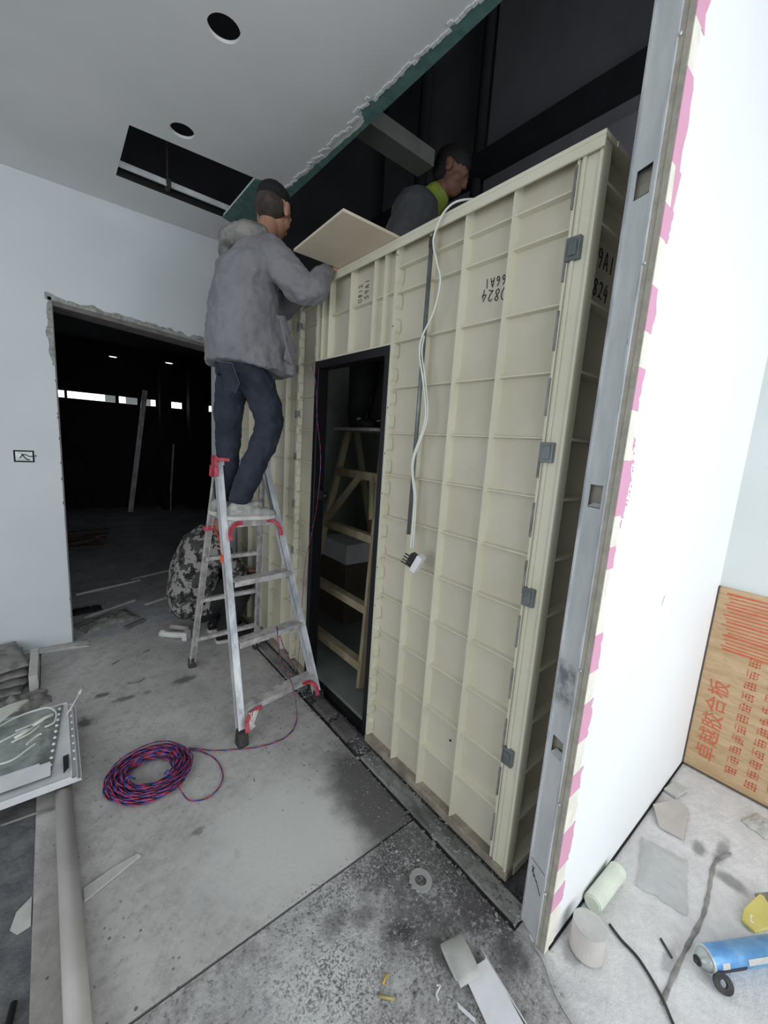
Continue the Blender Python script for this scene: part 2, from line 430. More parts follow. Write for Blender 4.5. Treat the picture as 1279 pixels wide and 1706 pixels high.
def smoothpts(pts, k=6):
    pts = [V(p) for p in pts]; out = []
    for i in range(len(pts) - 1):
        p0 = pts[max(i - 1, 0)]; p1 = pts[i]; p2 = pts[i + 1]; p3 = pts[min(i + 2, len(pts) - 1)]
        for j in range(k):
            t = j / k
            out.append(0.5 * ((2 * p1) + (p2 - p0) * t + (2 * p0 - 5 * p1 + 4 * p2 - p3) * t * t + (3 * p1 - p0 - 3 * p2 + p3) * t ** 3))
    out.append(pts[-1]); return out
def lerpr(r, n):
    m = len(r) - 1; out = []
    for i in range(n):
        t = i / (n - 1) * m; a = min(int(t), m - 1); out.append(r[a] + (r[a + 1] - r[a]) * (t - a))
    return out

# ------------------------------------------------------------------ structure
ZC = 2.893; XP = 1.162; YE = 0.60; YL = 3.37; YW = 0.411
# floor
b = B(); b.box(-2.6, 4.2, -2.6, 9.2, -0.06, -0.014, 0)
base = struct(b, 'floor', ['darkfloor'])
b = B()
poly = [(-0.12, 0.984, -0.014), (1.066, 0.984, -0.014), (1.066, YL, -0.014), (-0.12, YL, -0.014)]
b.prism(poly, (0, 0, 0.014))
part(b, 'concrete_slab', 'slab', base)
b = B(); b.box(-0.12, 1.066, -2.6, 0.974, -0.014, -0.002); b.box(1.066, 2.43, -2.6, 0.50, -0.014, -0.002)
part(b, 'screed_slab', 'screed', base)
b = B(); b.box(1.15, 2.6, 0.50, YL, -0.014, -0.002)
part(b, 'dirt_strip', 'darkfloor', base)
b = B(); b.box(0.0, 2.6, YL, 9.0, -0.014, -0.002)
part(b, 'hall_slab', 'hallfloor', base)
# ceiling
def circ(cx, cy, r, z, n=28): return [(cx + r * math.cos(2 * PI * i / n), cy + r * math.sin(2 * PI * i / n), z) for i in range(n)]
hatch = [(0.364, 2.497, ZC), (0.949, 2.45, ZC), (0.949, 3.009, ZC), (0.365, 3.005, ZC)]
b = B()
b.prism([(-2.6, -2.6, ZC), (1.17, -2.6, ZC), (1.17, YL, ZC), (-2.6, YL, ZC)], (0, 0, 0.012), holes=[hatch, circ(0.547, 1.715, 0.055, ZC), circ(0.56, 2.357, 0.052, ZC)])
ceil = struct(b, 'ceiling', ['ceil'])
b = B(); b.box(0.366, 0.948, 2.985, 3.0045, ZC + 0.0005, ZC + 0.05); part(b, 'hatch_dark_strip', 'gap', ceil)  # dark strip added to shade the cut edge of the hatch
b = B(); jag = []
for y0, x0 in ((0.3, 1.10), (1.05, 1.121), (1.206, 1.118), (1.367, 1.118), (1.5, 1.118), (1.60, 1.10), (1.66, 1.095), (1.704, 1.15), (1.944, 1.140), (2.168, 1.132), (2.40, 1.12)):
    jag.append((y0, x0))
pts = []
for (ya, xa), (yb, xb) in zip(jag, jag[1:]):
    for k in range(8):
        t = k / 8; pts.append((xa + (xb - xa) * t + random.uniform(-0.006, 0.006), ya + (yb - ya) * t, ZC - 0.0015))
pts += [(1.12, 2.40, ZC - 0.0015), (0.99, 2.44, ZC - 0.0015), (0.95, 2.452, ZC - 0.0015), (0.95, 3.008, ZC - 0.0015), (1.08, 3.05, ZC - 0.0015), (1.171, 3.12, ZC - 0.0015), (1.171, 0.3, ZC - 0.0015)]
b.prism(pts, (0, 0, 0.0016))
part(b, 'green_board_margin', 'green', ceil)['label'] = 'unpainted green moisture board margin with ragged skim edge'
b = B()
for k in range(90):
    y = 0.35 + k * 0.0229; x = 1.12 + random.uniform(-0.012, 0.008) - (0.02 if 1.58 < y < 1.69 else 0)
    b.box(x - 0.012, x, y, y + 0.02, ZC - 0.004, ZC)
o = part(b, 'skim_edge', 'ceil', ceil); o['kind'] = 'stuff'

# far-left wall with the doorway
b = B(); x0, x1, zt = 0.048, 1.04, 2.19
b.box(-2.6, x0, YL, YL + 0.2, 0, ZC); b.box(x1, 1.5, YL, YL + 0.2, 0, ZC); b.box(-2.6, 1.5, YL, YL + 0.2, ZC, 4.7, 1)
b.prism([(x0, YL, 2.235), (x1, YL, 2.150), (x1, YL, ZC), (x0, YL, ZC)], (0, 0.2, 0))
b.box(1.5, 2.6, YL, YL + 0.2, 0, 4.7, 1)
wl = struct(b, 'wall_left', ['farwall', 'void'])  # part above the ceiling is coloured near-black so the hatch looks unlit
b = B(); b.prism([(x0, YL + 0.004, 2.235), (x1, YL + 0.004, 2.155), (x1, YL + 0.004, 2.125), (x0, YL + 0.004, 2.205)], (0, 0.19, 0))
part(b, 'lintel_soffit', 'jamb', wl)
b = B(); b.box(x0 - 0.002, x0 + 0.006, YL - 0.002, YL + 0.2, 0, 2.235); part(b, 'door_jamb', 'jamb', wl)
b = B(); up = []; lo = []
for k in range(60):
    t = k / 59; x = x0 - 0.03 + t * (x1 - x0 + 0.03); z = 2.235 - 0.08 * t
    up.append((x, YL - 0.003, z + 0.02 + 0.026 * noise.noise(V((x * 14, 0, 3))) + random.uniform(0, 0.012))); lo.append((x, YL - 0.003, z - 0.002))
b.prism(up + lo[::-1], (0, 0.006, 0))
lf = []; rt = []
for k in range(40):
    t = k / 39; z = 1.85 + t * 0.4
    lf.append((x0 - 0.022 - 0.022 * noise.noise(V((z * 11, 2, 0))) - random.uniform(0, 0.006), YL - 0.003, z)); rt.append((x0 + 0.001, YL - 0.003, z))
b.prism(lf + rt[::-1], (0, 0.006, 0))
part(b, 'putty_margin', 'putty', wl)
b = B()
for k in range(9):
    z = random.uniform(.05, 2.0); b.ell((x0 - 0.003, YL - 0.0005, z), (random.uniform(.002, .005), 0.002, random.uniform(0.004, 0.014)), nu=6, nv=4)
part(b, 'edge_chip', 'jamb', wl)['kind'] = 'stuff'
# far right corner wall, partition, shop front, other side
b = B(); b.box(2.43, 2.6, -2.6, YW + 0.1, 0, ZC); struct(b, 'wall_right', ['backwall'])
b = B()
b.prism([(1.10, YW, -0.002), (2.43, YW, -0.002), (2.43, YW, 2.75), (1.10, YW, 2.75)], (0, 0.012, 0))
b.box(1.13, 2.43, YW + 0.012, YW + 0.084, 0.0, 2.75, 1)
b.box(1.13, 2.43, 0.495, 0.507, 0.0, 2.75, 1)
wp = struct(b, 'wall_front', ['white', 'boardedge'])
b = B(); b.box(1.086, 1.101, YW, YW + 0.013, 0, 2.75); b.box(1.088, 1.102, YW + 0.014, YW + 0.026, 0, 2.75); part(b, 'plasterboard_edge', 'boardedge', wp)
# ragged paper and compound bands down the cut edge of the white wall
W = [(2.482, .062), (2.327, .045), (2.262, .055), (2.137, .05), (2.013, .045), (1.884, .042), (1.8, .04), (1.66, .035), (1.451, .062), (1.26, .045), (1.133, .02), (0.98, .05), (0.77, .06), (0.66, .055), (0.49, .07), (0.23, .07), (0.02, .08)]
bp = B(); bc = B(); z = 3.2; cur = 0
def wd(z):
    for (za, wa), (zb, wb) in zip(W, W[1:]):
        if zb <= z <= za: return wa + (wb - wa) * (za - z) / (za - zb)
    return 0.06
bands = [(2.74, 2.42, 1), (2.42, 2.33, 0), (2.33, 2.15, 1), (2.15, 2.07, 2), (2.07, 2.0, 1), (2.0, 1.90, 0), (1.90, 1.80, 1), (1.80, 1.72, 0), (1.72, 1.62, 1), (1.62, 1.50, 0), (1.50, 1.36, 1), (1.36, 1.28, 0), (1.28, 1.22, 1), (1.22, 1.04, 0), (1.04, 0.93, 1), (0.93, 0.84, 0), (0.84, 0.72, 1), (0.72, 0.62, 0), (0.62, 0.55, 1), (0.55, 0.43, 0), (0.43, 0.30, 1), (0.30, 0.22, 0), (0.22, 0.15, 1), (0.15, 0.0, 0)]
for za, zb, kd in bands:
    n = 10; e = []
    for k in range(n + 1):
        z = za + (zb - za) * k / n; wv = wd(z) * (1.0 if kd != 0 else 0.8) + 0.012 * noise.noise(V((z * 30, kd, 0))) + 0.014 * noise.noise(V((z * 9, 5, 0)))
        wv += random.uniform(-.004, .004)
        e.append((1.086 + max(0.012, wv), YW - 0.0016, z))
    poly = [(1.0865, YW - 0.0016, za), *e, (1.0865, YW - 0.0016, zb)]
    (bp if kd == 1 else bc).prism(poly, (0, 0.0018, 0))
    if kd == 2:
        bp.prism([(1.11, YW - 0.0022, za), (1.148, YW - 0.0022, za), (1.132, YW - 0.0022, zb), (1.118, YW - 0.0022, zb)], (0, 0.002, 0))
part(bp, 'pink_paper_band', 'pink', wp)['label'] = 'pink facing paper showing along the wall edge'
part(bc, 'compound_band', 'cream', wp)['label'] = 'cream joint compound patches along the wall edge'
b = B()   # pink speckle where the roller skipped
for k in range(70):
    z = random.uniform(1.33, 1.56); x = 1.13 + random.uniform(0, 0.035) * (1 - abs(z - 1.44) / 0.14)
    b.ell((x, YW - 0.0005, z), (0.0025, 0.0015, random.uniform(0.002, 0.005)), nu=5, nv=4)
part(b, 'paint_speckle', 'pink', wp)['kind'] = 'stuff'
b = B()
for x, z, dx in ((1.60, 1.02, .014),):
    b.bar((x, YW - 0.0004, z), (x + dx, YW - 0.0004, z + 0.03), 0.006, 0.0015, up=(0, 1, 0))
part(b, 'scuff_mark', 'offcut', wp)['kind'] = 'stuff'
b = B(); b.bar((1.11, YW - 0.003, 0.003), (2.43, YW - 0.003, 0.003), 0.006, 0.008); struct(b, 'trim_1', ['gap'])
# metal end stud of the partition, with punched service holes
st = thing('metal_wall_stud', 'galvanised metal stud closing the cut end of the white partition, with four punched holes', 'stud', (1.10, 0.47, 0))
A = V((1.115, 0.507, 0)); C2 = V((1.088, 0.437, 0)); nrm = V((-(0.507 - 0.437), (1.115 - 1.088), 0)).normalized()
def sp(t, z, d=0.0): q = A + (C2 - A) * t + V((0, 0, z)); return q + nrm * (-d)
holes = []
for z0, z1 in ((0.632, 0.690), (1.372, 1.432), (2.108, 2.172)):
    holes.append([sp(0.24, z0), sp(0.80, z0), sp(0.80, z1), sp(0.24, z1)])
holes.append([sp(0.86, 1.775), sp(0.95, 1.775), sp(0.95, 1.787), sp(0.86, 1.787)])
b = B(); b.prism([sp(0, 0), sp(1, 0), sp(1, 2.75), sp(0, 2.75)], nrm * -0.0015, holes=holes)
part(b, 'stud_web', 'galv', st)
b = B(); b.prism([sp(0, 0), sp(0, 0, .055), sp(0, 2.75, .055), sp(0, 2.75)], (0, 0.0015, 0)); part(b, 'stud_flange', 'galv', st)
b = B(); b.prism([sp(1, 0), sp(1, 0, .055), sp(1, 2.75, .055), sp(1, 2.75)], (0, 0.0015, 0)); part(b, 'stud_flange', 'galv', st)
b = B(); b.bar(sp(0.03, 0, -0.002), sp(0.03, 2.75, -0.002), 0.006, 0.004, up=nrm); b.bar(sp(0.97, 0, -0.002), sp(0.97, 2.75, -0.002), 0.006, 0.004, up=nrm)
part(b, 'lip', 'alu', st)
b = B(); b.bar(sp(0.5, 0.0, 0.03), sp(0.5, 2.75, 0.03), 0.066, 0.002, up=nrm); part(b, 'hole_shade', 'gap', st)  # dark sheet stands in for the shade behind the punched holes
for z0, z1 in ((0.632, 0.690), (1.372, 1.432), (2.108, 2.172)):
    b = B(); b.prism([sp(0.24, z0 + 0.002), sp(0.80, z0 + 0.002), sp(0.74, z0 + 0.012, .016), sp(0.30, z0 + 0.012, .016)], nrm * -0.001)
    part(b, 'punched_tab', 'alu', st)
b = B()
for z in (0.20, 0.51, 0.93, 1.95, 2.40): b.ell(sp(1.08, z, -0.002), (0.003, 0.003, 0.004), nu=8, nv=6)
part(b, 'screw_head', 'alu', st, smooth=True)['kind'] = 'stuff'
b = B()
for a1, z1, a2, z2 in ((0.2, .225, .35, .195), (0.3, .225, .22, .205), (0.35, .205, .5, .19), (0.5, .195, .8, .165), (0.05, .245, .9, .248)):
    b.tube([sp(a1, z1, -0.001), sp(a2, z2, -0.001)], 0.0012 if z1 < .24 else 0.0007, 5)
part(b, 'marker_scribble', 'marker', st)

b = B(); b.box(-2.6, 2.6, -2.62, -2.60, 0, 0.25); b.box(-2.6, 1.0, -2.62, -2.60, 2.65, ZC); b.box(1.0, 2.6, -2.62, -2.60, 2.65, 2.8); b.box(-2.6, -1.3, -2.62, -2.6, 0.25, 2.65); b.box(2.4, 2.6, -2.62, -2.6, 0.25, 2.65)
struct(b, 'wall_back', ['white'])
b = B()
for x in (-1.3, -0.05, 1.2, 2.4): b.box(x - 0.03, x + 0.03, -2.62, -2.57, 0.25, 2.65)
b.box(-1.3, 2.4, -2.62, -2.57, 0.25, 0.31); b.box(-1.3, 2.4, -2.62, -2.57, 2.59, 2.65)
struct(b, 'window_1', ['alu'])
b = B(); b.box(-2.62, -2.6, -2.6, -1.3, 0, ZC); b.box(-2.62, -2.6, 1.9, YL, 0, ZC); b.box(-2.62, -2.6, -1.3, 1.9, 0, 0.5); b.box(-2.62, -2.6, -1.3, 1.9, 2.6, ZC); struct(b, 'wall_side', ['farwall'])
b = B()
for y in (-1.3, 0.3, 1.9): b.box(-2.62, -2.57, y - .03, y + .03, 0.5, 2.6)
b.box(-2.62, -2.57, -1.3, 1.9, 0.5, 0.55); b.box(-2.62, -2.57, -1.3, 1.9, 2.55, 2.6)
struct(b, 'window_12', ['alu'])

# the dark void above the ceiling line and behind the pod
b = B(); b.box(2.50, 2.60, YW + 0.1, 2.16, 0, 4.7); b.box(2.52, 2.60, 2.17, YL, 0, 4.7); b.box(2.44, 2.50, -0.2, 1.52, 2.9, 3.28)
struct(b, 'wall_rear', ['voidwall'])
b = B(); b.box(-2.6, 2.6, -2.6, YL + 0.2, 4.7, 4.8); struct(b, 'trim_2', ['void'])
b = B(); b.box(-2.62, -2.6, -2.6, YL, ZC, 4.7); b.box(-2.6, 1.0, -2.62, -2.6, ZC, 4.7); b.box(1.0, 2.6, -2.62, -2.6, 3.8, 4.7); b.box(2.58, 2.6, -2.6, YW + .1, ZC, 4.7); struct(b, 'trim_3', ['void'])
b = B(); b.box(2.40, 2.52, YW + 0.1, YL, 3.40, 3.53); struct(b, 'trim_4', ['voidbeam'])
b = B(); b.box(0.95, 1.66, 1.785, 1.91, 2.97, 3.05); solo(b, 'ventilation_duct', 'duct', 'pale grey duct crossing the dark void above the ragged green ceiling edge', 'duct', bevel=0.004)
vp = [((2.46, 2.2), 0.035, 'dark vertical pipe in the ceiling void beside the worker in the lime vest'), ((2.42, 2.75), 0.05, 'thick dark vertical pipe in the ceiling void left of the grey duct end'), ((2.47, 1.50), 0.008, 'thin dark rod standing up behind the top edge of the cream pod')]
for (x, y), r, lab in vp:
    b = B(); b.tube([(x, y, 0), (x, y, 4.7 if r > .01 else 3.2)], r, 14)
    if r > .01: b.tube([(x, y, 2.95), (x, y, 3.0)], r * 1.2, 14)
    solo(b, 'vertical_pipe' if r > .01 else 'hanger_rod', 'voidbeam', lab, 'pipe' if r > .01 else 'rod', smooth=False)
# things inside the ceiling hatch
b = B(); b.box(0.2, 1.12, 2.925, 2.929, 2.905, 2.911); b.box(0.2, 1.12, 2.915, 2.919, 2.905, 2.911); b.box(0.2, 1.12, 2.929, 2.931, 2.906, 2.94)
solo(b, 'ceiling_channel', 'galv', 'shiny metal furring channel crossing the far side of the dark ceiling hatch', 'channel')
b = B(); b.box(0.605, 0.628, 2.91, 2.975, 2.898, 2.94); b.box(0.612, 0.620, 2.95, 2.958, 2.94, 4.7); solo(b, 'channel_hanger', 'rubber', 'dark hanger clip gripping the metal channel inside the ceiling hatch', 'bracket')

# dark hall beyond the doorway
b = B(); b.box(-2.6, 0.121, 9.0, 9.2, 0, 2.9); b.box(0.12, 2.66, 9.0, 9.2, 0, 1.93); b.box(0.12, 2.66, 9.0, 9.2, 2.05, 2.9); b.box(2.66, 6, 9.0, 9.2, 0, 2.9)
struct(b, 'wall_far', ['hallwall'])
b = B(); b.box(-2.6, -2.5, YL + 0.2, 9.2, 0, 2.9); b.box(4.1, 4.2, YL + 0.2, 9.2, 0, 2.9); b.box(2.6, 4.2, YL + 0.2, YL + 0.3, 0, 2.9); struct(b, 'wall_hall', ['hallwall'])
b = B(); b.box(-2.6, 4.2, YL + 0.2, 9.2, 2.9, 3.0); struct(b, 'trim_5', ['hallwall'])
k = 0
for xa, xb, mt in ((0.121, 0.224, 'sky'), (0.264, 0.798, 'sky'), (0.80, 0.955, 'skydim'), (1.007, 1.11, 'sky'), (1.12, 1.30, 'skydim'), (1.40, 1.52, 'skydim'), (1.525, 1.60, 'sky'), (1.80, 2.06, 'sky'), (2.44, 2.58, 'skydim'), (2.59, 2.64, 'sky')):
    k += 1; b = B(); b.box(xa, xb, 9.02, 9.04, 1.935, 2.045); struct(b, 'window_%d' % (k + 1), [mt])
b = B()
for xa, xb in ((0.224, 0.264), (0.955, 1.007), (1.30, 1.40), (1.60, 1.80), (2.06, 2.44)): b.box(xa, xb, 8.98, 9.05, 1.92, 2.06)
struct(b, 'trim_6', ['hallwall'])
for i, (x, y, ln) in enumerate(((0.86, 8.2, .1), (1.62, 7.9, .09))):
    t = thing('ceiling_lamp', ('left' if i == 0 else 'right') + ' one of two small glinting lamps under the dark hall ceiling', 'lamp', (x, y, 2.9), 'lamps in the dark hall')
    b = B(); b.tube([(x, y, 2.9), (x, y, 2.70)], 0.006, 6); part(b, 'stem', 'rubber', t)
    b = B(); b.loft([((x, y, 2.70), (.03, 0, 0), (0, .03, 0)), ((x, y, 2.62), (.07, 0, 0), (0, .05, 0)), ((x, y, 2.615), (.07, 0, 0), (0, .05, 0))], 12); part(b, 'lamp_shade', 'blackplastic', t)
    b = B(); b.loft([((x, y, 2.614), (.055, 0, 0), (0, .035, 0)), ((x, y, 2.605), (.05, 0, 0), (0, .03, 0))], 12); part(b, 'glint_disc', 'lampglint', t)
b = B(); b.bar((1.034, 8.3, 0.03), (1.32, 8.3, 2.15), 0.075, 0.03, up=(0, 1, 0)); b.bar((1.02, 8.27, 0.03), (1.30, 8.27, 2.15), 0.012, 0.02, up=(0, 1, 0))
solo(b, 'leaning_metal_channel', 'alu', 'bright metal channel leaning in the middle of the dark hall', 'channel')
b = B(); b.bar((1.70, 8.35, 0.4), (1.76, 8.35, 1.25), 0.03, 0.02, up=(0, 1, 0)); b.bar((1.69, 8.35, 0.0), (1.70, 8.35, 0.4), 0.02, 0.02, up=(0, 1, 0))
solo(b, 'thin_metal_strip', 'alu', 'thin dull metal strip standing right of the bright channel in the dark hall', 'strip')
for i, (x, y, s) in enumerate(((1.68, 8.6, .09), (2.25, 8.6, .17))):
    b = B(); b.box(x - s, x + s, y - .1, y + .1, 0, 2.9)
    o = struct(b, 'trim_%d' % (7 + i), ['hallwall'])
# hall floor litter
hp = [((0.10, 4.34), (0.62, 4.50), 'long pale lath lying across the hall floor, nearer the doorway jamb'), ((0.55, 4.56), (1.05, 4.75), 'pale lath behind the first one on the dark hall floor'), ((0.13, 3.76), (0.50, 3.97), 'grey lath lying slantwise just inside the doorway'), ((0.56, 3.82), (0.79, 3.93), 'short white lath left of the crouching worker')]
for (a, c, lab) in hp:
    b = B(); b.bar((a[0], a[1], 0.008), (c[0], c[1], 0.008), 0.022, 0.016); solo(b, 'timber_lath', 'offcut', lab, 'lath', 'laths on the hall floor')
t = thing('timber_offcut_pile', 'small heap of brown timber offcuts far back on the hall floor at the left jamb', 'offcuts', (0.25, 6.2, 0))
for k in range(7):
    b = B(); a = random.uniform(-0.5, 0.5); x, y = 0.22 + random.uniform(-.06, .12), 6.2 + random.uniform(-.3, .3); z = 0.02 + 0.03 * (k // 2)
    b.bar((x - .22 * math.cos(a), y - .22 * math.sin(a), z), (x + .22 * math.cos(a), y + .22 * math.sin(a), z + 0.01), 0.07, 0.028); part(b, 'timber_piece', 'carton', t)
def crumple(cx, cy, rx, ry, h, rot=0, nx=22, ny=16, seed=1, z0=0.0):
    b = B(); vs = []; fs = []
    for i in range(nx + 1):
        for j in range(ny + 1):
            u, v = i / nx * 2 - 1, j / ny * 2 - 1
            wob = 1 + 0.14 * noise.noise(V((u * 2, v * 2, seed)))
            x, y = u * rx * wob, v * ry * wob
            e = max(0, 1 - max(abs(u), abs(v)) ** 4)
            z = z0 + 0.003 + e * h * (0.45 + 0.75 * abs(noise.noise(V((u * 2.6 + seed, v * 3.2, seed))))) + 0.15 * h * noise.noise(V((u * 9, v * 9, seed))) * e
            c, s_ = math.cos(rot), math.sin(rot)
            vs.append((cx + x * c - y * s_, cy + x * s_ + y * c, z))
    for i in range(nx):
        for j in range(ny):
            a = i * (ny + 1) + j; fs.append((a, a + ny + 1, a + ny + 2, a + 1))
    b.add(vs, fs); o = b
    # underside
    n = len(vs); vs2 = [(x, y, z0) for x, y, z in vs]; b.add(vs2, [tuple(reversed(f)) for f in fs])
    rim = [i * (ny + 1) for i in range(nx + 1)] + [nx * (ny + 1) + j for j in range(1, ny + 1)] + [i * (ny + 1) + ny for i in range(nx - 1, -1, -1)] + [j for j in range(ny - 1, 0, -1)]
    for i in range(len(rim)): j = (i + 1) % len(rim); b.f.append((rim[i], rim[j], n + rim[j], n + rim[i])); b.mi.append(0)
    return b
solo(crumple(0.27, 3.62, 0.19, 0.11, 0.05, 0.35, seed=4), 'crumpled_plastic_sheet', 'sack', 'crumpled grey plastic sheet on the floor just through the doorway', 'plastic sheet', smooth=True)
solo(crumple(0.16, 3.92, 0.10, 0.06, 0.03, 0.1, seed=9), 'dark_plastic_scrap', 'blackcloth', 'dark plastic scrap behind the crumpled sheet in the doorway', 'scrap', smooth=True)
b = B(); b.bar((0.36, 3.40, 0.012), (0.50, 3.50, 0.012), 0.03, 0.02); solo(b, 'wood_splinter', 'jamb', 'dull splintered batten at the front edge of the doorway litter', 'batten')
# wall box
t = thing('wall_socket_box', 'open metal switch box sunk in the left wall with loose wires', 'socket box', (-0.132, YL, 1.28))
b = B(); cx, cz = -0.132, 1.282
b.prism([(cx - .048, YL - .003, cz - .036), (cx + .048, YL - .003, cz - .036), (cx + .048, YL - .003, cz + .036), (cx - .048, YL - .003, cz + .036)], (0, .004, 0), holes=[[(cx - .04, YL - .003, cz - .028), (cx + .04, YL - .003, cz - .028), (cx + .04, YL - .003, cz + .028), (cx - .04, YL - .003, cz + .028)]])
part(b, 'box_rim', 'gap', t)
b = B(); b.box(cx - .04, cx + .04, YL - .0015, YL - .0005, cz - .028, cz + .028); part(b, 'box_back', 'film', t)
b = B(); b.tube(smoothpts([(cx - .02, YL - .002, cz - .01), (cx, YL - .02, cz + .012), (cx + .03, YL - .024, cz), (cx + .06, YL - .01, cz + .006)]), 0.0025, 6); b.tube(smoothpts([(cx - .01, YL - .002, cz + .015), (cx + .01, YL - .02, cz - .015), (cx + .025, YL - .012, cz - .02)]), 0.003, 6)
part(b, 'loose_wire', 'rubber', t)

# ------------------------------------------------------------------ bathroom pod
HZ = [0.235, 0.422, 0.613, 0.802, 0.991, 1.177, 1.368, 1.551, 1.745, 1.936, 2.136, 2.236]
pod = thing('bathroom_pod', 'cream ribbed prefabricated bathroom pod with a dark open doorway', 'bathroom pod', (1.7, 1.9, 0))
XS = XP + 0.034
def rib_panel(name, y0, y1, z0, z1, vr, hr, edge=0.012):
    b = B(); b.box(XS, XS + 0.006, y0, y1, z0, z1)
    p = part(b, name, 'resin', pod)
    for y in vr:
        b = B(); w1, w2 = 0.006, 0.0025
        b.add([(XS, y - w1, z0), (XS, y + w1, z0), (XS, y + w1, z1), (XS, y - w1, z1), (XP, y - w2, z0 + .004), (XP, y + w2, z0 + .004), (XP, y + w2, z1 - .004), (XP, y - w2, z1 - .004)],
              [(0, 1, 5, 4), (1, 2, 6, 5), (2, 3, 7, 6), (3, 0, 4, 7), (4, 5, 6, 7), (0, 3, 2, 1)])
        part(b, 'vertical_rib', 'resinrib', p)
    for z in hr:
        b = B(); w1, w2 = 0.005, 0.002; xf = XP + 0.012
        b.add([(XS, y0, z - w1), (XS, y1, z - w1), (XS, y1, z + w1), (XS, y0, z + w1), (xf, y0 + .002, z - w2), (xf, y1 - .002, z - w2), (xf, y1 - .002, z + w2), (xf, y0 + .002, z + w2)],
              [(0, 1, 5, 4), (1, 2, 6, 5), (2, 3, 7, 6), (3, 0, 4, 7), (4, 5, 6, 7), (0, 3, 2, 1)])
        part(b, 'horizontal_rib', 'resinrib', p)
    return p
def flange(p, y, z0, z1, w=0.010, bumps=0, side=1):
    b = B(); b.box(XP, XS, y - w / 2, y + w / 2, z0, z1); part(b, 'edge_flange', 'resinrib', p)
    if bumps:
        b = B(); n = int((z1 - z0) / 0.10)
        for i in range(n):
            za = z0 + 0.02 + i * 0.10; yb = y - side * w / 2
            b.prism([(XP + .001, yb, za), (XP + .001, yb - side * 0.010, za + 0.012), (XP + .001, yb - side * 0.010, za + 0.052), (XP + .001, yb, za + 0.064)], (0.03, 0, 0))
        part(b, 'scalloped_lip', 'resinrib', p)['kind'] = 'stuff'
p1 = rib_panel('front_panel', 0.665, 1.43, 0.045, 2.325, (0.872, 1.066, 1.239), HZ)
flange(p1, 1.432, 0.05, 2.32, 0.014, 1, 1); flange(p1, 0.672, 0.05, 2.32, 0.008)
b = B()
for z in (0.16, 0.36, 0.74, 0.93, 1.28, 1.46, 1.66, 2.0, 2.28): b.tube([(XP - .0008, 1.430, z), (XP + .001, 1.430, z)], 0.0035, 8)
part(b, 'bolt_hole', 'rubber', p1)['kind'] = 'stuff'
b = B(); b.tube([(XS - .002, 0.93, 0.335), (XS + .001, 0.93, 0.335)], 0.005, 8); part(b, 'drilled_hole', 'gap', p1)
p2 = rib_panel('lintel_panel', 1.438, 2.09, 1.93, 2.325, (1.51, 1.586, 1.772, 1.965, 2.035), (2.145,))
flange(p2, 2.086, 1.93, 2.32, 0.012, 1, -1)
b = B(); b.box(XP + .002, XS, 1.438, 2.09, 1.926, 1.934); part(b, 'bottom_flange', 'resinrib', p2)
p3 = rib_panel('left_panel', 2.094, 2.295, 0.045, 2.325, (), HZ); flange(p3, 2.296, 0.05, 2.32, 0.016, 1, 1)
p4 = rib_panel('far_panel', 2.305, 3.30, 0.045, 2.325, (2.45, 2.66, 2.86, 3.06), HZ); flange(p4, 3.29, 0.05, 2.32)
for z in (2.143, 1.906, 1.645, 1.393, 1.1, 0.8, 0.5):
    b = B(); b.box(XP - 0.006, XP + 0.02, 2.285, 2.312, z - 0.022, z + 0.022); part(b, 'joint_clip', 'sack', p4, bevel=0.002)
# top and bottom rims
b = B(); b.box(XP - 0.012, XS + 0.02, YE, 3.30, 2.325, 2.338); b.box(XP - 0.012, XP - 0.004, YE, 3.30, 2.298, 2.325); part(b, 'top_rim', 'resinrib', pod, bevel=0.002)
for ya, yb in ((YE, 1.44), (2.09, 3.30)):
    b = B(); b.box(XP - 0.004, XS + 0.01, ya, yb, 0.012, 0.046); part(b, 'bottom_rim', 'grimy', pod, bevel=0.003)
# corner post with clips
b = B(); b.box(XP + .004, XP + 0.045, YE + 0.006, 0.668, 0.03, 2.325); b.box(XP - 0.004, XP + 0.004, 0.650, 0.660, 0.05, 2.31); b.box(XP - .002, XP + .004, YE + .006, YE + .016, 0.04, 2.32)
cp = part(b, 'corner_post', 'resinrib', pod, bevel=0.002)
for z in (2.07, 1.508, 1.05, 0.475):
    b = B(); b.box(XP - 0.012, XP + 0.006, 0.632, 0.672, z - 0.03, z + 0.03); b.box(XP - .016, XP - .012, .64, .664, z - .02, z + .02); part(b, 'steel_clip', 'conduit', cp, bevel=0.002)
b = B()
for k in range(12):
    z = 0.12 + k * 0.187; b.box(XP - 0.006, XP + 0.001, 0.672, 0.678, z, z + 0.11)
part(b, 'sealing_strip', 'sack', cp)['kind'] = 'stuff'
# side panel, facing the partition
b = B(); b.box(XP + .045, 2.35, YE + 0.040, YE + 0.046, 0.045, 2.325)
sdp = part(b, 'side_panel', 'resin', pod)
for x in (1.41, 1.62, 1.83, 2.04, 2.25):
    b = B(); b.box(x - .006, x + .006, YE + .002, YE + .040, 0.05, 2.32); part(b, 'vertical_rib', 'resinrib', sdp)
for z in HZ:
    b = B(); b.box(XP + .045, 2.35, YE + .006, YE + .040, z - .004, z + .004); part(b, 'horizontal_rib', 'resinrib', sdp)
for za, zb in ((2.325, 2.338), (0.012, 0.045)):
    b = B(); b.box(XP + (.04 if zb < 1 else .056), 2.36, YE - 0.002, YE + 0.05, za, zb); part(b, 'side_rim', 'resinrib', pod, bevel=0.002)
b = B(); b.box(2.345, 2.36, YE, 3.3, 0.03, 2.33); b.box(XP + .04, 2.36, 3.285, 3.3, 0.03, 2.33); part(b, 'inner_wall', 'innerwall', pod)
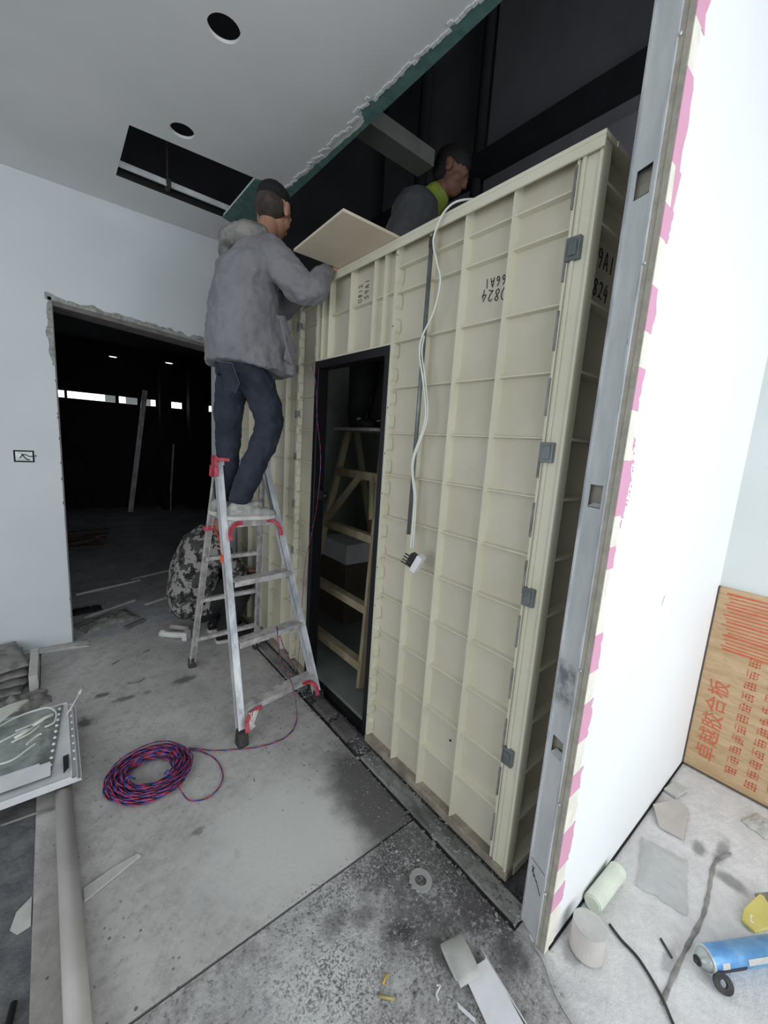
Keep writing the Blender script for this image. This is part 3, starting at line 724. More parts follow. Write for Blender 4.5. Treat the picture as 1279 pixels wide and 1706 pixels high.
b = B(); b.box(XS + .01, 2.345, YE + .05, 3.285, 0.012, 0.07); part(b, 'floor_tray', 'tray', pod)
# black door frame
fr = B(); fr.box(XP - 0.002, XS + 0.03, 1.44, 1.472, 0.03, 1.926); fr.box(XP - .002, XS + .03, 2.05, 2.088, 0.03, 1.926); fr.box(XP - .002, XS + .03, 1.472, 2.05, 1.885, 1.926); fr.box(XP + .01, XS + .03, 1.472, 2.05, 0.012, 0.05)
dfm = part(fr, 'door_frame', 'blackalu', pod, bevel=0.002)
b = B(); b.box(XP + .02, XP + .05, 1.985, 2.05, 1.165, 1.215); b.ell((XP + .03, 1.975, 1.192), (.012, .014, .012)); part(b, 'door_lock', 'blackplastic', dfm)

# handwriting
FONT = {'0': [[(.5, 1), (.15, .8), (.05, .45), (.25, .05), (.6, 0), (.9, .4), (.85, .8), (.5, 1)]],
 '1': [[(.5, 1), (.45, 0)]], '2': [[(.1, .8), (.4, 1), (.75, .8), (.5, .4), (.1, .05), (.35, .1), (.9, .0)]],
 '4': [[(.55, 1), (.1, .4), (.9, .45)], [(.7, .75), (.55, -.1)]], '8': [[(.75, .9), (.4, 1), (.25, .75), (.6, .45), (.75, .2), (.4, 0), (.15, .2), (.5, .55), (.8, .8), (.7, .95)]],
 '5': [[(.85, 1), (.3, .95), (.25, .55), (.6, .6), (.8, .3), (.5, 0), (.15, .1)]], '9': [[(.8, .75), (.5, 1), (.2, .8), (.35, .5), (.75, .6), (.82, .85), (.7, .3), (.5, -.05)]],
 '6': [[(.7, 1), (.3, .6), (.2, .2), (.5, 0), (.75, .2), (.6, .45), (.25, .3)]], 'A': [[(.1, 0), (.5, 1), (.85, 0)], [(.2, .35), (.8, .38)]], 'R': [[(.2, 0), (.25, 1), (.7, .9), (.65, .6), (.25, .5), (.8, 0)]]}
def writing(text, org, ux, uy, sz, r, n):
    b = B(); x = 0
    for ch in text:
        for stroke in FONT[ch]:
            pts = [V(org) + V(ux) * (x + px * sz * .62) + V(uy) * (py * sz) for px, py in stroke]
            b.tube(smoothpts(pts, 4), r, 5)
        x += sz * .78
    return b
xm = XS - 0.0012
b = writing('0824', (xm, 0.888, 2.035), (0, .98, 0.12), (0, 0.05, -1), 0.036, 0.0016, 0)
part(b, 'marker_text', 'marker', p1)
b = writing('66A1', (xm, 0.897, 2.078), (0, .985, 0.05), (0, -0.1, -1), 0.030, 0.0016, 0)
b2 = B(); part(b, 'marker_text', 'marker', p1)
part(writing('0812', (xm, 1.722, 2.165), (0, 0, 1), (0, 1, 0), 0.028, 0.0013, 0), 'marker_text', 'marker', p2)
part(writing('59A1', (xm, 1.668, 2.170), (0, 0, 1), (0, 1, 0), 0.030, 0.0013, 0), 'marker_text', 'marker', p2)
ym = YE + 0.0388
part(writing('99A1', (1.235, ym, 2.06), (1, 0, 0), (0, 0, 1), 0.05, 0.0018, 0), 'marker_text', 'marker', sdp)
part(writing('0824', (1.235, ym, 1.98), (1, 0, 0), (0, 0, 1), 0.045, 0.0018, 0), 'marker_text', 'marker', sdp)

# conduit, cable and socket on the pod front
t = thing('electrical_conduit', 'grey metal conduit running down the cream pod front beside the white cable', 'conduit', (1.15, 1.215, 1.14))
b = B(); b.tube([(1.150, 1.222, 1.135), (1.150, 1.218, 2.262)], 0.0088, 12); part(b, 'conduit_tube', 'conduit', t, smooth=True)
b = B(); b.tube([(1.150, 1.218, 2.240), (1.150, 1.218, 2.275)], 0.0105, 12); b.tube([(1.150, 1.218, 2.275), (1.17, 1.218, 2.318)], 0.004, 8); part(b, 'coupling', 'rubber', t, smooth=True)
cab = [(1.35, 0.98, 2.33), (1.24, 1.03, 2.36), (1.15, 1.09, 2.352), (1.134, 1.15, 2.33), (1.13, 1.184, 2.272), (1.13, 1.186, 2.229), (1.13, 1.159, 2.161), (1.13, 1.136, 2.094), (1.13, 1.158, 1.996), (1.125, 1.203, 1.918), (1.125, 1.212, 1.853), (1.13, 1.182, 1.739), (1.13, 1.157, 1.603), (1.125, 1.202, 1.461), (1.125, 1.201, 1.389), (1.13, 1.183, 1.294), (1.13, 1.18, 1.145), (1.125, 1.178, 1.081)]
b = B(); b.tube(smoothpts(cab, 5), 0.0038, 8)
b.tube(smoothpts([(x + .004, y - .006 - .004 * math.sin(i), z) for i, (x, y, z) in enumerate(cab[9:])], 5), 0.003, 8)
solo(b, 'white_cable', 'cable', 'white twin cable looping over the pod top and down to the hanging socket', 'cable', smooth=True)
t = thing('hanging_socket', 'white socket dangling at the end of the white cable on the pod front', 'socket', (1.10, 1.12, 1.05))
Rm = Matrix.Rotation(0.35, 3, 'Z') @ Matrix.Rotation(0.45, 3, 'X')
def obox(b, c, s, Rm, mi=0):
    vs = [V(c) + Rm @ V((x * s[0] / 2, y * s[1] / 2, z * s[2] / 2)) for x in (-1, 1) for y in (-1, 1) for z in (-1, 1)]
    return b.add(vs, [(0, 1, 3, 2), (4, 6, 7, 5), (0, 4, 5, 1), (2, 3, 7, 6), (0, 2, 6, 4), (1, 5, 7, 3)], mi)
b = obox(B(), (1.105, 1.108, 1.044), (.045, .026, .072), Rm); part(b, 'face_plate', 'paper', t, bevel=0.003)
b = obox(B(), V((1.105, 1.108, 1.044)) + Rm @ V((-.004, .026, 0)), (.034, .026, .052), Rm); part(b, 'rear_module', 'blackplastic', t)
b = B()
for i in range(4):
    c0 = V((1.105, 1.108, 1.044)) + Rm @ V((-.022, .02, -.022 + i * .013)); b.tube([c0, c0 + V((-.012, .035, .012))], 0.003, 6)
part(b, 'terminal', 'rubber', t)

# cream board lying over the pod's top edge
b = B(); b.prism([(0.905, 1.865, 2.339), (0.885, 1.425, 2.339), (1.62, 1.425, 2.339), (1.62, 1.865, 2.339)], (0, 0, 0.011))
solo(b, 'cream_board', 'creamboard', 'cream board lying flat over the pod top, jutting out above the doorway', 'board', bevel=0.001)

# floor channel, bricks and rubble in front of the pod
t = thing('floor_track', 'dusty steel floor track with dark edges running along the foot of the pod', 'floor track', (1.1, 1.9, 0))
b = B(); b.box(1.075, 1.145, 0.507, 1.36, -0.006, 0.016); b.box(1.075, 1.145, 2.0, 3.3, -0.006, 0.016); part(b, 'track_bed', 'concrete', t, bevel=0.003)
b = B(); b.box(1.066, 1.074, 0.507, 3.3, -0.013, 0.006); part(b, 'track_lip', 'gap', t)
for i, (x, y, lab) in enumerate(((1.112, 1.56, 'dusty grey brick in the floor track nearest the pod doorway threshold'), (1.115, 1.75, 'dusty grey brick in the floor track next to the ladder foot'))):
    b = B(); b.box(x - .035, x + .035, y - .075, y + .075, -0.004, 0.03); solo(b, 'brick', 'brick', lab, 'brick', bevel=0.005)
b = B()
def rock(b, x, y, z, r, sq=0.6):
    a, c, d = random.uniform(.7, 1.3), random.uniform(.6, 1.2), random.uniform(.4, .8) * sq
    q = [(1, 0, 0), (0, 1, 0), (-1, 0, 0), (0, -1, 0), (.1, .1, 1), (0, 0, -.6)]; th = random.uniform(0, 6.3); ct, stt = math.cos(th), math.sin(th)
    vs = [(x + r * (a * px * ct - c * py * stt), y + r * (a * px * stt + c * py * ct), z + r * d * pz) for px, py, pz in q]
    b.add(vs, [(0, 1, 4), (1, 2, 4), (2, 3, 4), (3, 0, 4), (1, 0, 5), (2, 1, 5), (3, 2, 5), (0, 3, 5)])
for k in range(1500):
    y = random.uniform(0.5, 3.0); x = 1.09 + random.gauss(0, 0.035); rock(b, x, y, 0.004 if x < 1.075 else 0.018, random.choice((.002, .003, .004, .006)))
for k in range(1500):
    y = random.uniform(0.42, 1.0); x = random.uniform(0.45, 1.08); rock(b, x, y, 0.0, random.choice((.001, .0015, .002, .003)))
for k in range(500):
    y = random.uniform(0.7, 1.5); x = 1.05 - abs(random.gauss(0, 0.06)); rock(b, x, y, 0.002, random.choice((.001, .002, .003)))
for k in range(400):
    rock(b, 1.12 + abs(random.gauss(0, .03)), random.uniform(.45, 1.4), 0.004, random.choice((.003, .005, .007)))
for k in range(120):
    y = random.uniform(0.5, 2.9); rock(b, 1.10 + random.gauss(0, 0.03), y, 0.012, random.uniform(.006, .014), .8)
for k in range(60):
    rock(b, random.uniform(.5, 1.05), random.uniform(.5, .95), 0.0, random.uniform(.003, .008), .7)
tag(b.build('loose_rubble', ['stone']), 'dark grit and plaster crumbs strewn along the floor track and rough screed', 'rubble', kind='stuff')

# ------------------------------------------------------------------ step ladder (aluminium)
lad = thing('step_ladder', 'aluminium step ladder with red plastic brackets under the man in the grey jacket', 'ladder', (0.87, 2.2, 0))
FL, FR, TL, TR = V((.655, 1.775, 0.06)), V((1.125, 1.85, 0.05)), V((.708, 2.30, 1.345)), V((.975, 2.29, 1.325))
RL, RR, UL, UR = V((.635, 2.62, 0.03)), V((1.065, 2.63, 0.03)), V((.708, 2.335, 1.33)), V((.965, 2.33, 1.31))
def rail(a, c, wd_, dp, up):
    b = B(); b.bar(a, c, wd_, dp * .25, up=up); d = (c - a).normalized(); sd = d.cross(V(up)).normalized(); u = sd.cross(d)
    for s_ in (-1, 1): b.bar(a + sd * s_ * (wd_ / 2 - .0025) - u * dp * .3, c + sd * s_ * (wd_ / 2 - .0025) - u * dp * .3, .005, dp, up=up)
    b.bar(a + u * 0.004, c + u * 0.004, wd_ * .3, .006, up=up)
    return b
part(rail(FL, TL, .034, .05, (0, -1, .3)), 'front_rail', 'alu', lad); part(rail(FR, TR, .034, .05, (0, -1, .3)), 'front_rail', 'alu', lad)
part(rail(RL, UL, .032, .024, (0, 1, .3)), 'rear_rail', 'alud', lad); part(rail(RR, UR, .032, .024, (0, 1, .3)), 'rear_rail', 'alud', lad)
def at(a, c, z): return a + (c - a) * ((z - a.z) / (c.z - a.z))
for z in (0.17, 0.46, 0.745):
    a, c = at(FL, TL, z), at(FR, TR, z); b = B(); dx = V((.018, 0, 0))
    b.bar(a + dx, c - dx, .07, .006, up=(0, 0, 1)); b.bar(a + dx + V((0, -.034, -.012)), c - dx + V((0, -.034, -.012)), .004, .028, up=(0, 0, 1)); b.bar(a + dx + V((0, .034, -.010)), c - dx + V((0, .034, -.010)), .004, .022)
    st_ = part(b, 'step', 'alud', lad)
    bb = B()
    for q in (a, c):
        for dz in (-.006, -.02): bb.ell(q + V((0, -.027, dz)), (.004, .003, .004), nu=8, nv=5)
    part(bb, 'rivet', 'alu', st_)
for z in (0.20, 0.48, 0.76):
    a, c = at(RL, UL, z), at(RR, UR, z); b = B(); b.bar(a, c, .030, .022); part(b, 'rear_brace', 'alud', lad)
a, c = at(FL, TL, 1.045), at(FR, TR, 1.045)
b = B(); pf = [a + V((.014, -.03, 0)), c + V((-.014, -.03, 0)), V((c.x - .01, 2.40, 1.045)), V((a.x + .004, 2.40, 1.045))]
b.prism([p + V((0, 0, -.012)) for p in pf], (0, 0, 0.012)); b.bar(a + V((.014, -.032, -.018)), c + V((-.014, -.032, -.018)), .005, .036)
part(b, 'platform', 'alud', lad)
b = B(); b.bar((.708, 2.318, 1.345), (.80, 2.318, 1.343), .05, .03); b.bar((.79, 2.318, 1.343), (.97, 2.32, 1.318), .022, .012); part(b, 'top_bar', 'alu', lad)
for s_, q in ((1, TL),):
    b = B(); b.bar(q + V((-.02, -.028, .0)), q + V((-.02, .055, .0)), .012, .07, up=(0, 0, 1)); b.bar(q + V((-.026, .01, .018)), q + V((.05, .01, .016)), .085, .02); b.bar(q + V((-.024, -.03, -.02)), q + V((-.024, -.03, -.075)), .02, .03, up=(0, 1, 0))
    b.bar(q + V((-.026, .03, -.02)), q + V((-.028, .04, -.08)), .02, .03, up=(0, 1, 0)); part(b, 'hinge_cap', 'red', lad, bevel=0.004)
def bracket(corner, hx, zlen, s_):
    """curved red gusset between rail and step; s_ = +1 opens to the right"""
    b = B(); outer = []; inner = []
    c0 = V(corner)
    pts = [c0 + V((0, 0, -zlen))] + [c0 + V((s_ * hx * (1 - math.cos(t)) * .9, .0, -zlen * .62 * (1 - math.sin(t)))) for t in [i * PI / 12 for i in range(7)]] + [c0 + V((s_ * hx, 0, 0))]
    rail_lean = V((0, -.39, 0))
    pts = [p + rail_lean * (c0.z - p.z) * 1.0 for p in pts]
    for p, q in zip(pts, pts[1:]): b.bar(p, q, .022, .008, up=(0, 1, .1))
    return b
for z, hx in ((1.035, .075), (0.16, .085)):
    a, c = at(FL, TL, z), at(FR, TR, z)
    part(bracket(a + V((.012, -.042, 0)), hx, .085, 1), 'corner_bracket', 'red', lad, bevel=0.002)
    part(bracket(c + V((-.012, -.042, 0)), hx, .085, -1), 'corner_bracket', 'red', lad, bevel=0.002)
for q, s in ((FL, 1), (FR, 1), (RL, .75), (RR, .75)):
    b = B(); w_ = .024 * s
    b.loft([((q.x, q.y, .075 * s), (w_, 0, 0), (0, w_ * 1.1, 0)), ((q.x, q.y, .0), (w_ * 1.15, 0, 0), (0, w_ * 1.4, 0))], 12, power=5); part(b, 'rubber_foot', 'rubber', lad)
b = B(); p = at(RL, UL, .955); b.bar(p + V((-.028, 0, 0)), p + V((.03, 0, .004)), .04, .026); part(b, 'strap_collar', 'red', lad, bevel=0.003)
b = B(); q = at(FL, TL, .84); b.tube(smoothpts([p + V((.03, -.01, 0)), (p + q) / 2 + V((.01, 0, .02)), q + V((-.02, .02, .02))]), .005, 6); b.tube([q + V((-.02, .02, .03)), q + V((-.02, .02, -.005))], .011, 8); part(b, 'safety_strap', 'orange', lad)
b = B(); q = at(FL, TL, .15) + V((.05, -.045, 0))
for k in range(6): b.bar(q + V((.008 * k - .02, -.004 * (k % 2), .01)), q + V((.006 * k - .025 - .003 * k, 0, -.05 - .02 * (k % 3))), .006, .0015, up=(0, 1, 0))
b.bar(q + V((-.01, 0, -.055)), q + V((.004, .01, -.085)), .02, .012, up=(0, 1, 0)); part(b, 'tape_wrap', 'tape', lad)

# ------------------------------------------------------------------ people
def head_into(b, c, f, r, up=(0, 0, 1), s=1.0):
    """skull, jaw, nose, ears, lips and eye bulges around centre c, facing f"""
    f = V(f).normalized(); up = V(up).normalized(); r = f.cross(up).normalized(); up = r.cross(f)
    Rm = Matrix((f, -r, up)).transposed(); g = lambda x, y, z: V(c) + Rm @ (V((x, y, z)) * s)
    def e(x, y, z, a, bb, cc): b.ell(g(x, y, z), (a * s, bb * s, cc * s), Rm, 20, 14)
    e(-.012, 0, .03, .098, .078, .085); e(.030, 0, -.035, .062, .058, .075); e(.058, 0, -.082, .026, .028, .022)
    e(.092, 0, -.018, .016, .012, .028); e(.100, 0, -.034, .014, .017, .011); e(.083, 0, -.062, .012, .024, .006); e(.080, 0, -.073, .012, .021, .007)
    e(.078, 0, .020, .018, .052, .010)
    for s_ in (-1, 1):
        e(.074, s_ * .031, .002, .014, .016, .011); e(.045, s_ * .045, -.03, .03, .02, .03)
        e(-.004, s_ * .084, -.012, .020, .012, .032); e(-.014, s_ * .091, .006, .020, .009, .018); e(-.006, s_ * .088, -.030, .012, .008, .014)
    return g, Rm
def hand_into(b, wrist, dirv, palm_n, curl=0.6, s=1.0, side=1):
    d = V(dirv).normalized(); n = V(palm_n); n = (n - d * n.dot(d)).normalized(); sd = d.cross(n) * side; w0 = V(wrist)
    b.loft([(w0, sd * .026 * s, n * .019 * s), (w0 + d * .03 * s, sd * .034 * s, n * .016 * s), (w0 + d * .075 * s, sd * .041 * s, n * .013 * s), (w0 + d * .09 * s, sd * .036 * s, n * .010 * s)], 14)
    for k, (o, ln) in enumerate(((-.030, .066), (-.010, .076), (.010, .071), (.029, .056))):
        p = w0 + d * .082 * s + sd * o * s; pts = [p]; a = 0.0
        for q in range(3):
            a += curl * (0.5 + .3 * q); p = p + (d * math.cos(a) + n * math.sin(a)) * ln * (.42, .32, .26)[q] * s; pts.append(p)
        b.tube(pts, [.0095 * s, .0088 * s, .008 * s, .0068 * s], 8); b.ell(pts[-1], (.0068 * s,) * 3, nu=8, nv=6)
    p = w0 + d * .025 * s - sd * .028 * s; b.tube([p, p - sd * .02 * s + d * .028 * s + n * .008 * s, p - sd * .026 * s + d * .055 * s + n * .018 * s], [.013 * s, .011 * s, .008 * s], 8)
def limb(b, pts, r, n=14, k=5):
    sp_ = smoothpts(pts, k); rr = lerpr(r, len(sp_)); b.tube(sp_, rr, n); b.ell(sp_[0], (rr[0],) * 3, nu=12, nv=8); b.ell(sp_[-1], (rr[-1],) * 3, nu=12, nv=8)
def shoe_into(b, heel, toe, wd_=.047, h=.075, open_top=None):
    h0 = V(heel); t0 = V(toe); d = (t0 - h0); L = d.length; d.normalize(); sd = d.cross(V((0, 0, 1))); u = V((0, 0, 1))
    pr_ = ((0.0, .55, .60), (.08, .72, .95), (.25, .80, 1.15), (.42, .85, .95), (.6, 1.0, .72), (.8, .98, .58), (.94, .7, .45), (1.0, .35, .3))
    b.loft([(h0 + d * (L * t_) + u * (h * hh * .5), sd * (wd_ * ww), u * (h * hh * .5)) for t_, ww, hh in pr_], 16, power=2.6)
def sole_of(b, heel, toe, wd_=.05, th=.02):
    h0 = V(heel); t0 = V(toe); d = (t0 - h0); L = d.length; d.normalize(); sd = d.cross(V((0, 0, 1)))
    pr_ = ((-.02, .5), (.06, .75), (.25, .82), (.42, .82), (.6, 1.02), (.8, 1.0), (.94, .75), (1.02, .4)); lft = [h0 + d * (L * t_) + sd * (wd_ * q) for t_, q in pr_]; rgt = [h0 + d * (L * t_) - sd * (wd_ * q) for t_, q in reversed(pr_)]
    b.prism(lft + rgt, (0, 0, th))

# ---- man on the aluminium ladder
m1 = B()
fc = V((1, 0.05, -0.02)); HC = V((.955, 2.20, 2.638))
g, HR = head_into(m1, HC, (0.85, .45, -0.30), None)
limb(m1, [(.875, 2.20, 2.44), (.90, 2.20, 2.50), (.925, 2.20, 2.565)], [.062, .056, .054])
m1.loft([((.80, 2.235, 1.86), (.08, 0, 0), (0, .12, 0)), ((.80, 2.23, 1.95), (.10, 0, 0), (0, .14, 0)), ((.80, 2.22, 2.12), (.095, 0, 0), (0, .135, 0)), ((.82, 2.21, 2.3), (.11, 0, 0), (0, .155, 0)), ((.86, 2.20, 2.42), (.09, 0, 0), (0, .15, 0)), ((.875, 2.2, 2.47), (.05, 0, 0), (0, .07, 0))], 20)
HRp, KR, AR = V((.80, 2.15, 1.90)), V((.925, 2.145, 1.555)), V((.785, 2.175, 1.15))
HLp, KL, AL = V((.79, 2.315, 1.90)), V((.775, 2.35, 1.58)), V((.75, 2.345, 1.15))
limb(m1, [HRp, KR, AR], [.065, .055, .038]); limb(m1, [HLp, KL, AL], [.065, .055, .038])
SR, ER, WR = V((.875, 2.045, 2.385)), V((1.005, 1.925, 2.215)), V((1.115, 1.925, 2.325))
SL, EL, WL = V((.885, 2.35, 2.39)), V((1.06, 2.36, 2.22)), V((1.135, 2.20, 2.345))
limb(m1, [SR, ER, WR], [.05, .04, .028]); limb(m1, [SL, EL, WL], [.05, .04, .028])
hand_into(m1, WR, (.7, .0, .45), (.45, 0, -.8), .55, 1, 1); hand_into(m1, WL, (.5, -.65, .3), (.4, 0, -.8), .5, 1, -1)
shoe_into(m1, (.735, 2.175, 1.052), (.94, 2.165, 1.052), .038, .06); shoe_into(m1, (.71, 2.345, 1.052), (.92, 2.36, 1.052), .038, .06)
man = m1.build('person', ['skin'], None, smooth=True); organic(man, .0055, 2)
tag(man, 'man in grey hooded jacket and dark jeans standing on the aluminium ladder', 'person')
def cloth(b, name, mt, par, vox=.008, sm=5, disp=.012, ds=.09):
    o = b.build(name, mt, par, smooth=True); return organic(o, vox, sm, disp, ds)
b = B()   # jacket: hem flares, open at the front
b.loft([((.835, 2.235, 1.845), (.208, 0, -.02), (0, .20, 0)), ((.83, 2.235, 1.95), (.20, 0, 0), (0, .185, 0)), ((.81, 2.225, 2.08), (.175, 0, 0), (0, .175, 0)), ((.81, 2.215, 2.22), (.155, 0, 0), (0, .175, 0)), ((.83, 2.205, 2.34), (.145, 0, 0), (0, .19, 0)), ((.86, 2.20, 2.43), (.115, 0, .01), (0, .165, 0)), ((.885, 2.20, 2.49), (.075, 0, .01), (0, .09, 0))], 26, power=2.3)
limb(b, [SR + V((0, .02, -.01)), ER, WR + V((-.012, 0, -.012))], [.088, .072, .052]); limb(b, [SL + V((0, -.02, -.01)), EL, WL + V((-.01, .01, -.012))], [.088, .07, .050])
b.loft([((1.02, 2.13, 1.83), (.035, 0, 0), (0, .05, 0)), ((1.0, 2.13, 1.95), (.04, 0, 0), (0, .06, 0)), ((.95, 2.13, 2.12), (.04, 0, 0), (0, .06, 0))], 12)
jk = cloth(b, 'jacket', 'jacket', man, .007, 3, .034, .075)
b = B()   # side pocket flap and folds hanging open
b.prism([(.955, 2.055, 1.90), (1.01, 2.07, 1.88), (1.03, 2.075, 1.98), (.975, 2.05, 2.02)], (0, -.012, 0))
b.tube(smoothpts([(.935, 2.055, 2.09), (.955, 2.04, 1.99), (1.0, 2.05, 1.88)]), .006, 6); b.tube(smoothpts([(.975, 2.05, 2.0), (1.01, 2.06, 1.97), (1.04, 2.08, 1.95)]), .005, 6)
o = b.build('pocket_flap', 'jacket', jk, smooth=True, bevel=.004)
b = B()   # hood lying on the back
limb(b, [(.80, 2.32, 2.46), (.755, 2.26, 2.455), (.74, 2.20, 2.44), (.78, 2.12, 2.455), (.85, 2.10, 2.47)], [.035, .055, .06, .05, .032]); limb(b, [(.84, 2.28, 2.50), (.80, 2.2, 2.505), (.86, 2.12, 2.49)], [.03, .042, .028])
b.ell((.725, 2.25, 2.40), (.035, .06, .05))
cloth(b, 'hood', 'hood', man, .007, 3, .012, .04)
b = B()
b.loft([((.80, 2.235, 1.80), (.118, 0, 0), (0, .155, 0)), ((.80, 2.235, 1.88), (.13, 0, 0), (0, .165, 0)), ((.80, 2.235, 1.96), (.12, 0, 0), (0, .16, 0))], 20)
limb(b, [HRp + V((0, .02, -.06)), (.87, 2.14, 1.74), KR, (.845, 2.155, 1.34), AR + V((0, 0, .02))], [.088, .088, .074, .066, .062]); limb(b, [HLp + V((0, 0, -.05)), (.785, 2.33, 1.74), KL, (.77, 2.345, 1.36), AL + V((0, 0, .02))], [.088, .088, .074, .064, .060])
jn = cloth(b, 'jeans', 'denim', man, .008, 3, .024, .06)
b = B(); b.prism([(.665, 2.14, 1.84), (.70, 2.065, 1.83), (.73, 2.045, 1.74), (.715, 2.06, 1.70), (.685, 2.12, 1.72)], (-.012, -.012, 0)); b.build('back_pocket', 'denim', jn, bevel=.003)
b = B(); b.tube([(.655, 2.135, 1.845), (.693, 2.055, 1.835)], .0016, 5); b.tube([(.693, 2.055, 1.835), (.722, 2.032, 1.745), (.708, 2.045, 1.70), (.675, 2.11, 1.72)], .0012, 5); b.build('pocket_stitching', 'stitch', jn)
b = B()   # short hair cap
Rm = HR
b.ell(g(-.014, 0, .048), (.101, .081, .080), Rm, 24, 16); b.ell(g(-.040, 0, .022), (.073, .073, .06), Rm, 20, 12); b.ell(g(.03, 0, .085), (.06, .06, .03), Rm, 16, 10)
cloth(b, 'hair', 'hair', man, .005, 1, .004, .01)
b = B(); b.ell(g(-.034, 0, .0), (.080, .0765, .070), Rm, 24, 16); cloth(b, 'clipped_hair', 'buzz', man, .005, 1, .0, .01)
for nm, hl, te in (('shoe', (.715, 2.175, 1.047), (.975, 2.155, 1.047)), ('shoe', (.68, 2.345, 1.047), (.93, 2.365, 1.047))):
    b = B(); shoe_into(b, V(hl) + V((0, 0, .012)), V(te) + V((0, 0, .012)), .05, .085)
    b.ell(V(hl) * .45 + V(te) * .55 + V((0, 0, .085)), (.05, .03, .018)); sh = cloth(b, nm, 'shoe', man, .006, 2, .006, .03)
    b = B(); sole_of(b, V(hl), V(te), .05, .022); b.build('sole', 'sole', sh, bevel=.004)
    b = B()
    for k in range(4): c0 = V(hl).lerp(V(te), .42 + k * .08) + V((0, 0, .100 - k * .011)); b.tube([c0 + V((-.008, -.03, -.012)), c0 + V((0, 0, .004)), c0 + V((.008, .03, -.012))], .003, 5)
    b.build('laces', 'sole', sh)

# ---- second worker inside the pod, on a timber trestle ladder
m2 = B(); H2 = V((1.81, 1.80, 3.01))
g2, HR2 = head_into(m2, H2, (.55, -.65, -.40), None)
limb(m2, [(1.755, 1.93, 2.82), (1.775, 1.89, 2.88), (1.795, 1.84, 2.94)], [.06, .055, .054])
m2.loft([((1.77, 2.36, 2.22), (.11, 0, 0), (0, .10, .03)), ((1.76, 2.28, 2.38), (.13, .03, 0), (0, .09, .04)), ((1.75, 2.14, 2.58), (.13, .03, 0), (0, .10, .05)), ((1.745, 2.0, 2.76), (.13, .03, 0), (0, .08, .05)), ((1.755, 1.94, 2.84), (.06, .02, 0), (0, .05, .03))], 20)
for s_ in (-1, 1):
    hp_ = V((1.77 + s_ * .09, 2.37, 2.22)); kn = V((1.72 + s_ * .10, 2.28, 1.92)); an = V((1.76 + s_ * .085, 2.40, 1.68))
    limb(m2, [hp_, kn, an], [.08, .055, .038]); m2.loft([(an + V((0, .03, -.05)), (.035, 0, 0), (0, .04, 0)), (an + V((0, -.04, -.06)), (.035, 0, 0), (0, .04, 0))], 10)
S2, E2, W2 = V((1.635, 1.88, 2.765)), V((1.545, 1.87, 2.50)), V((1.68, 1.70, 2.42))
S3, E3, W3 = V((1.88, 1.98, 2.74)), V((1.96, 1.88, 2.5)), V((1.90, 1.70, 2.44))
limb(m2, [S2, E2, W2], [.05, .04, .028]); limb(m2, [S3, E3, W3], [.05, .04, .028]); hand_into(m2, W2, (.6, -.7, -.1), (0, 0, -1), .5, 1, 1); hand_into(m2, W3, (.2, -.9, -.1), (0, 0, -1), .5, 1, -1)
w2 = m2.build('person', ['skinshade'], None, smooth=True); organic(w2, .0065, 2)
tag(w2, 'worker in a lime edged vest behind the pod top, legs seen through its doorway', 'person')
b = B(); b.loft([((1.77, 2.35, 2.26), (.14, 0, 0), (0, .13, .03)), ((1.76, 2.28, 2.38), (.16, .03, 0), (0, .12, .04)), ((1.74, 2.14, 2.58), (.185, .03, 0), (0, .125, .05)), ((1.725, 2.0, 2.75), (.165, .03, 0), (0, .11, .06)), ((1.74, 1.94, 2.86), (.10, .02, 0), (0, .07, .04)), ((1.755, 1.915, 2.90), (.06, .02, 0), (0, .05, .03))], 22, power=2.3)
b.ell((1.675, 1.925, 2.755), (.145, .14, .175)); limb(b, [(1.73, 1.94, 2.84), (1.775, 1.88, 2.90)], [.09, .078])
cloth(b, 'vest', 'lime', w2, .008, 3, .01, .08)
b = B(); limb(b, [S2 + V((.0, 0, .0)), E2, W2], [.130, .10, .05]); limb(b, [S3, E3, W3], [.09, .07, .05]); cloth(b, 'sweater_sleeves', 'greycloth', w2, .008, 3, .012, .06)
b = B()
for s_ in (-1, 1):
    limb(b, [(1.77 + s_ * .07, 2.37, 2.24), (1.72 + s_ * .10, 2.28, 1.92), (1.76 + s_ * .085, 2.40, 1.68)], [.12, .085, .065])
cloth(b, 'trousers', 'blackcloth', w2, .009, 3, .012, .06)
for s_ in (-1, 1):
    b = B(); x = 1.76 + s_ * .085; shoe_into(b, (x, 2.46, 1.607), (x, 2.22, 1.607), .048, .09); bt = cloth(b, 'boot', 'blackcloth', w2, .007, 2, 0, .03)
    b = B(); b.ell((x - .03, 2.32, 1.66), (.02, .02, .01)); b.build('toe_patch', 'shoe', bt)
b = B(); b.ell(g2(-.016, 0, .045), (.102, .083, .084), HR2, 24, 16); b.ell(g2(-.045, 0, .0), (.068, .070, .07), HR2, 20, 12); cloth(b, 'hair', 'hair', w2, .006, 1, .004, .01)

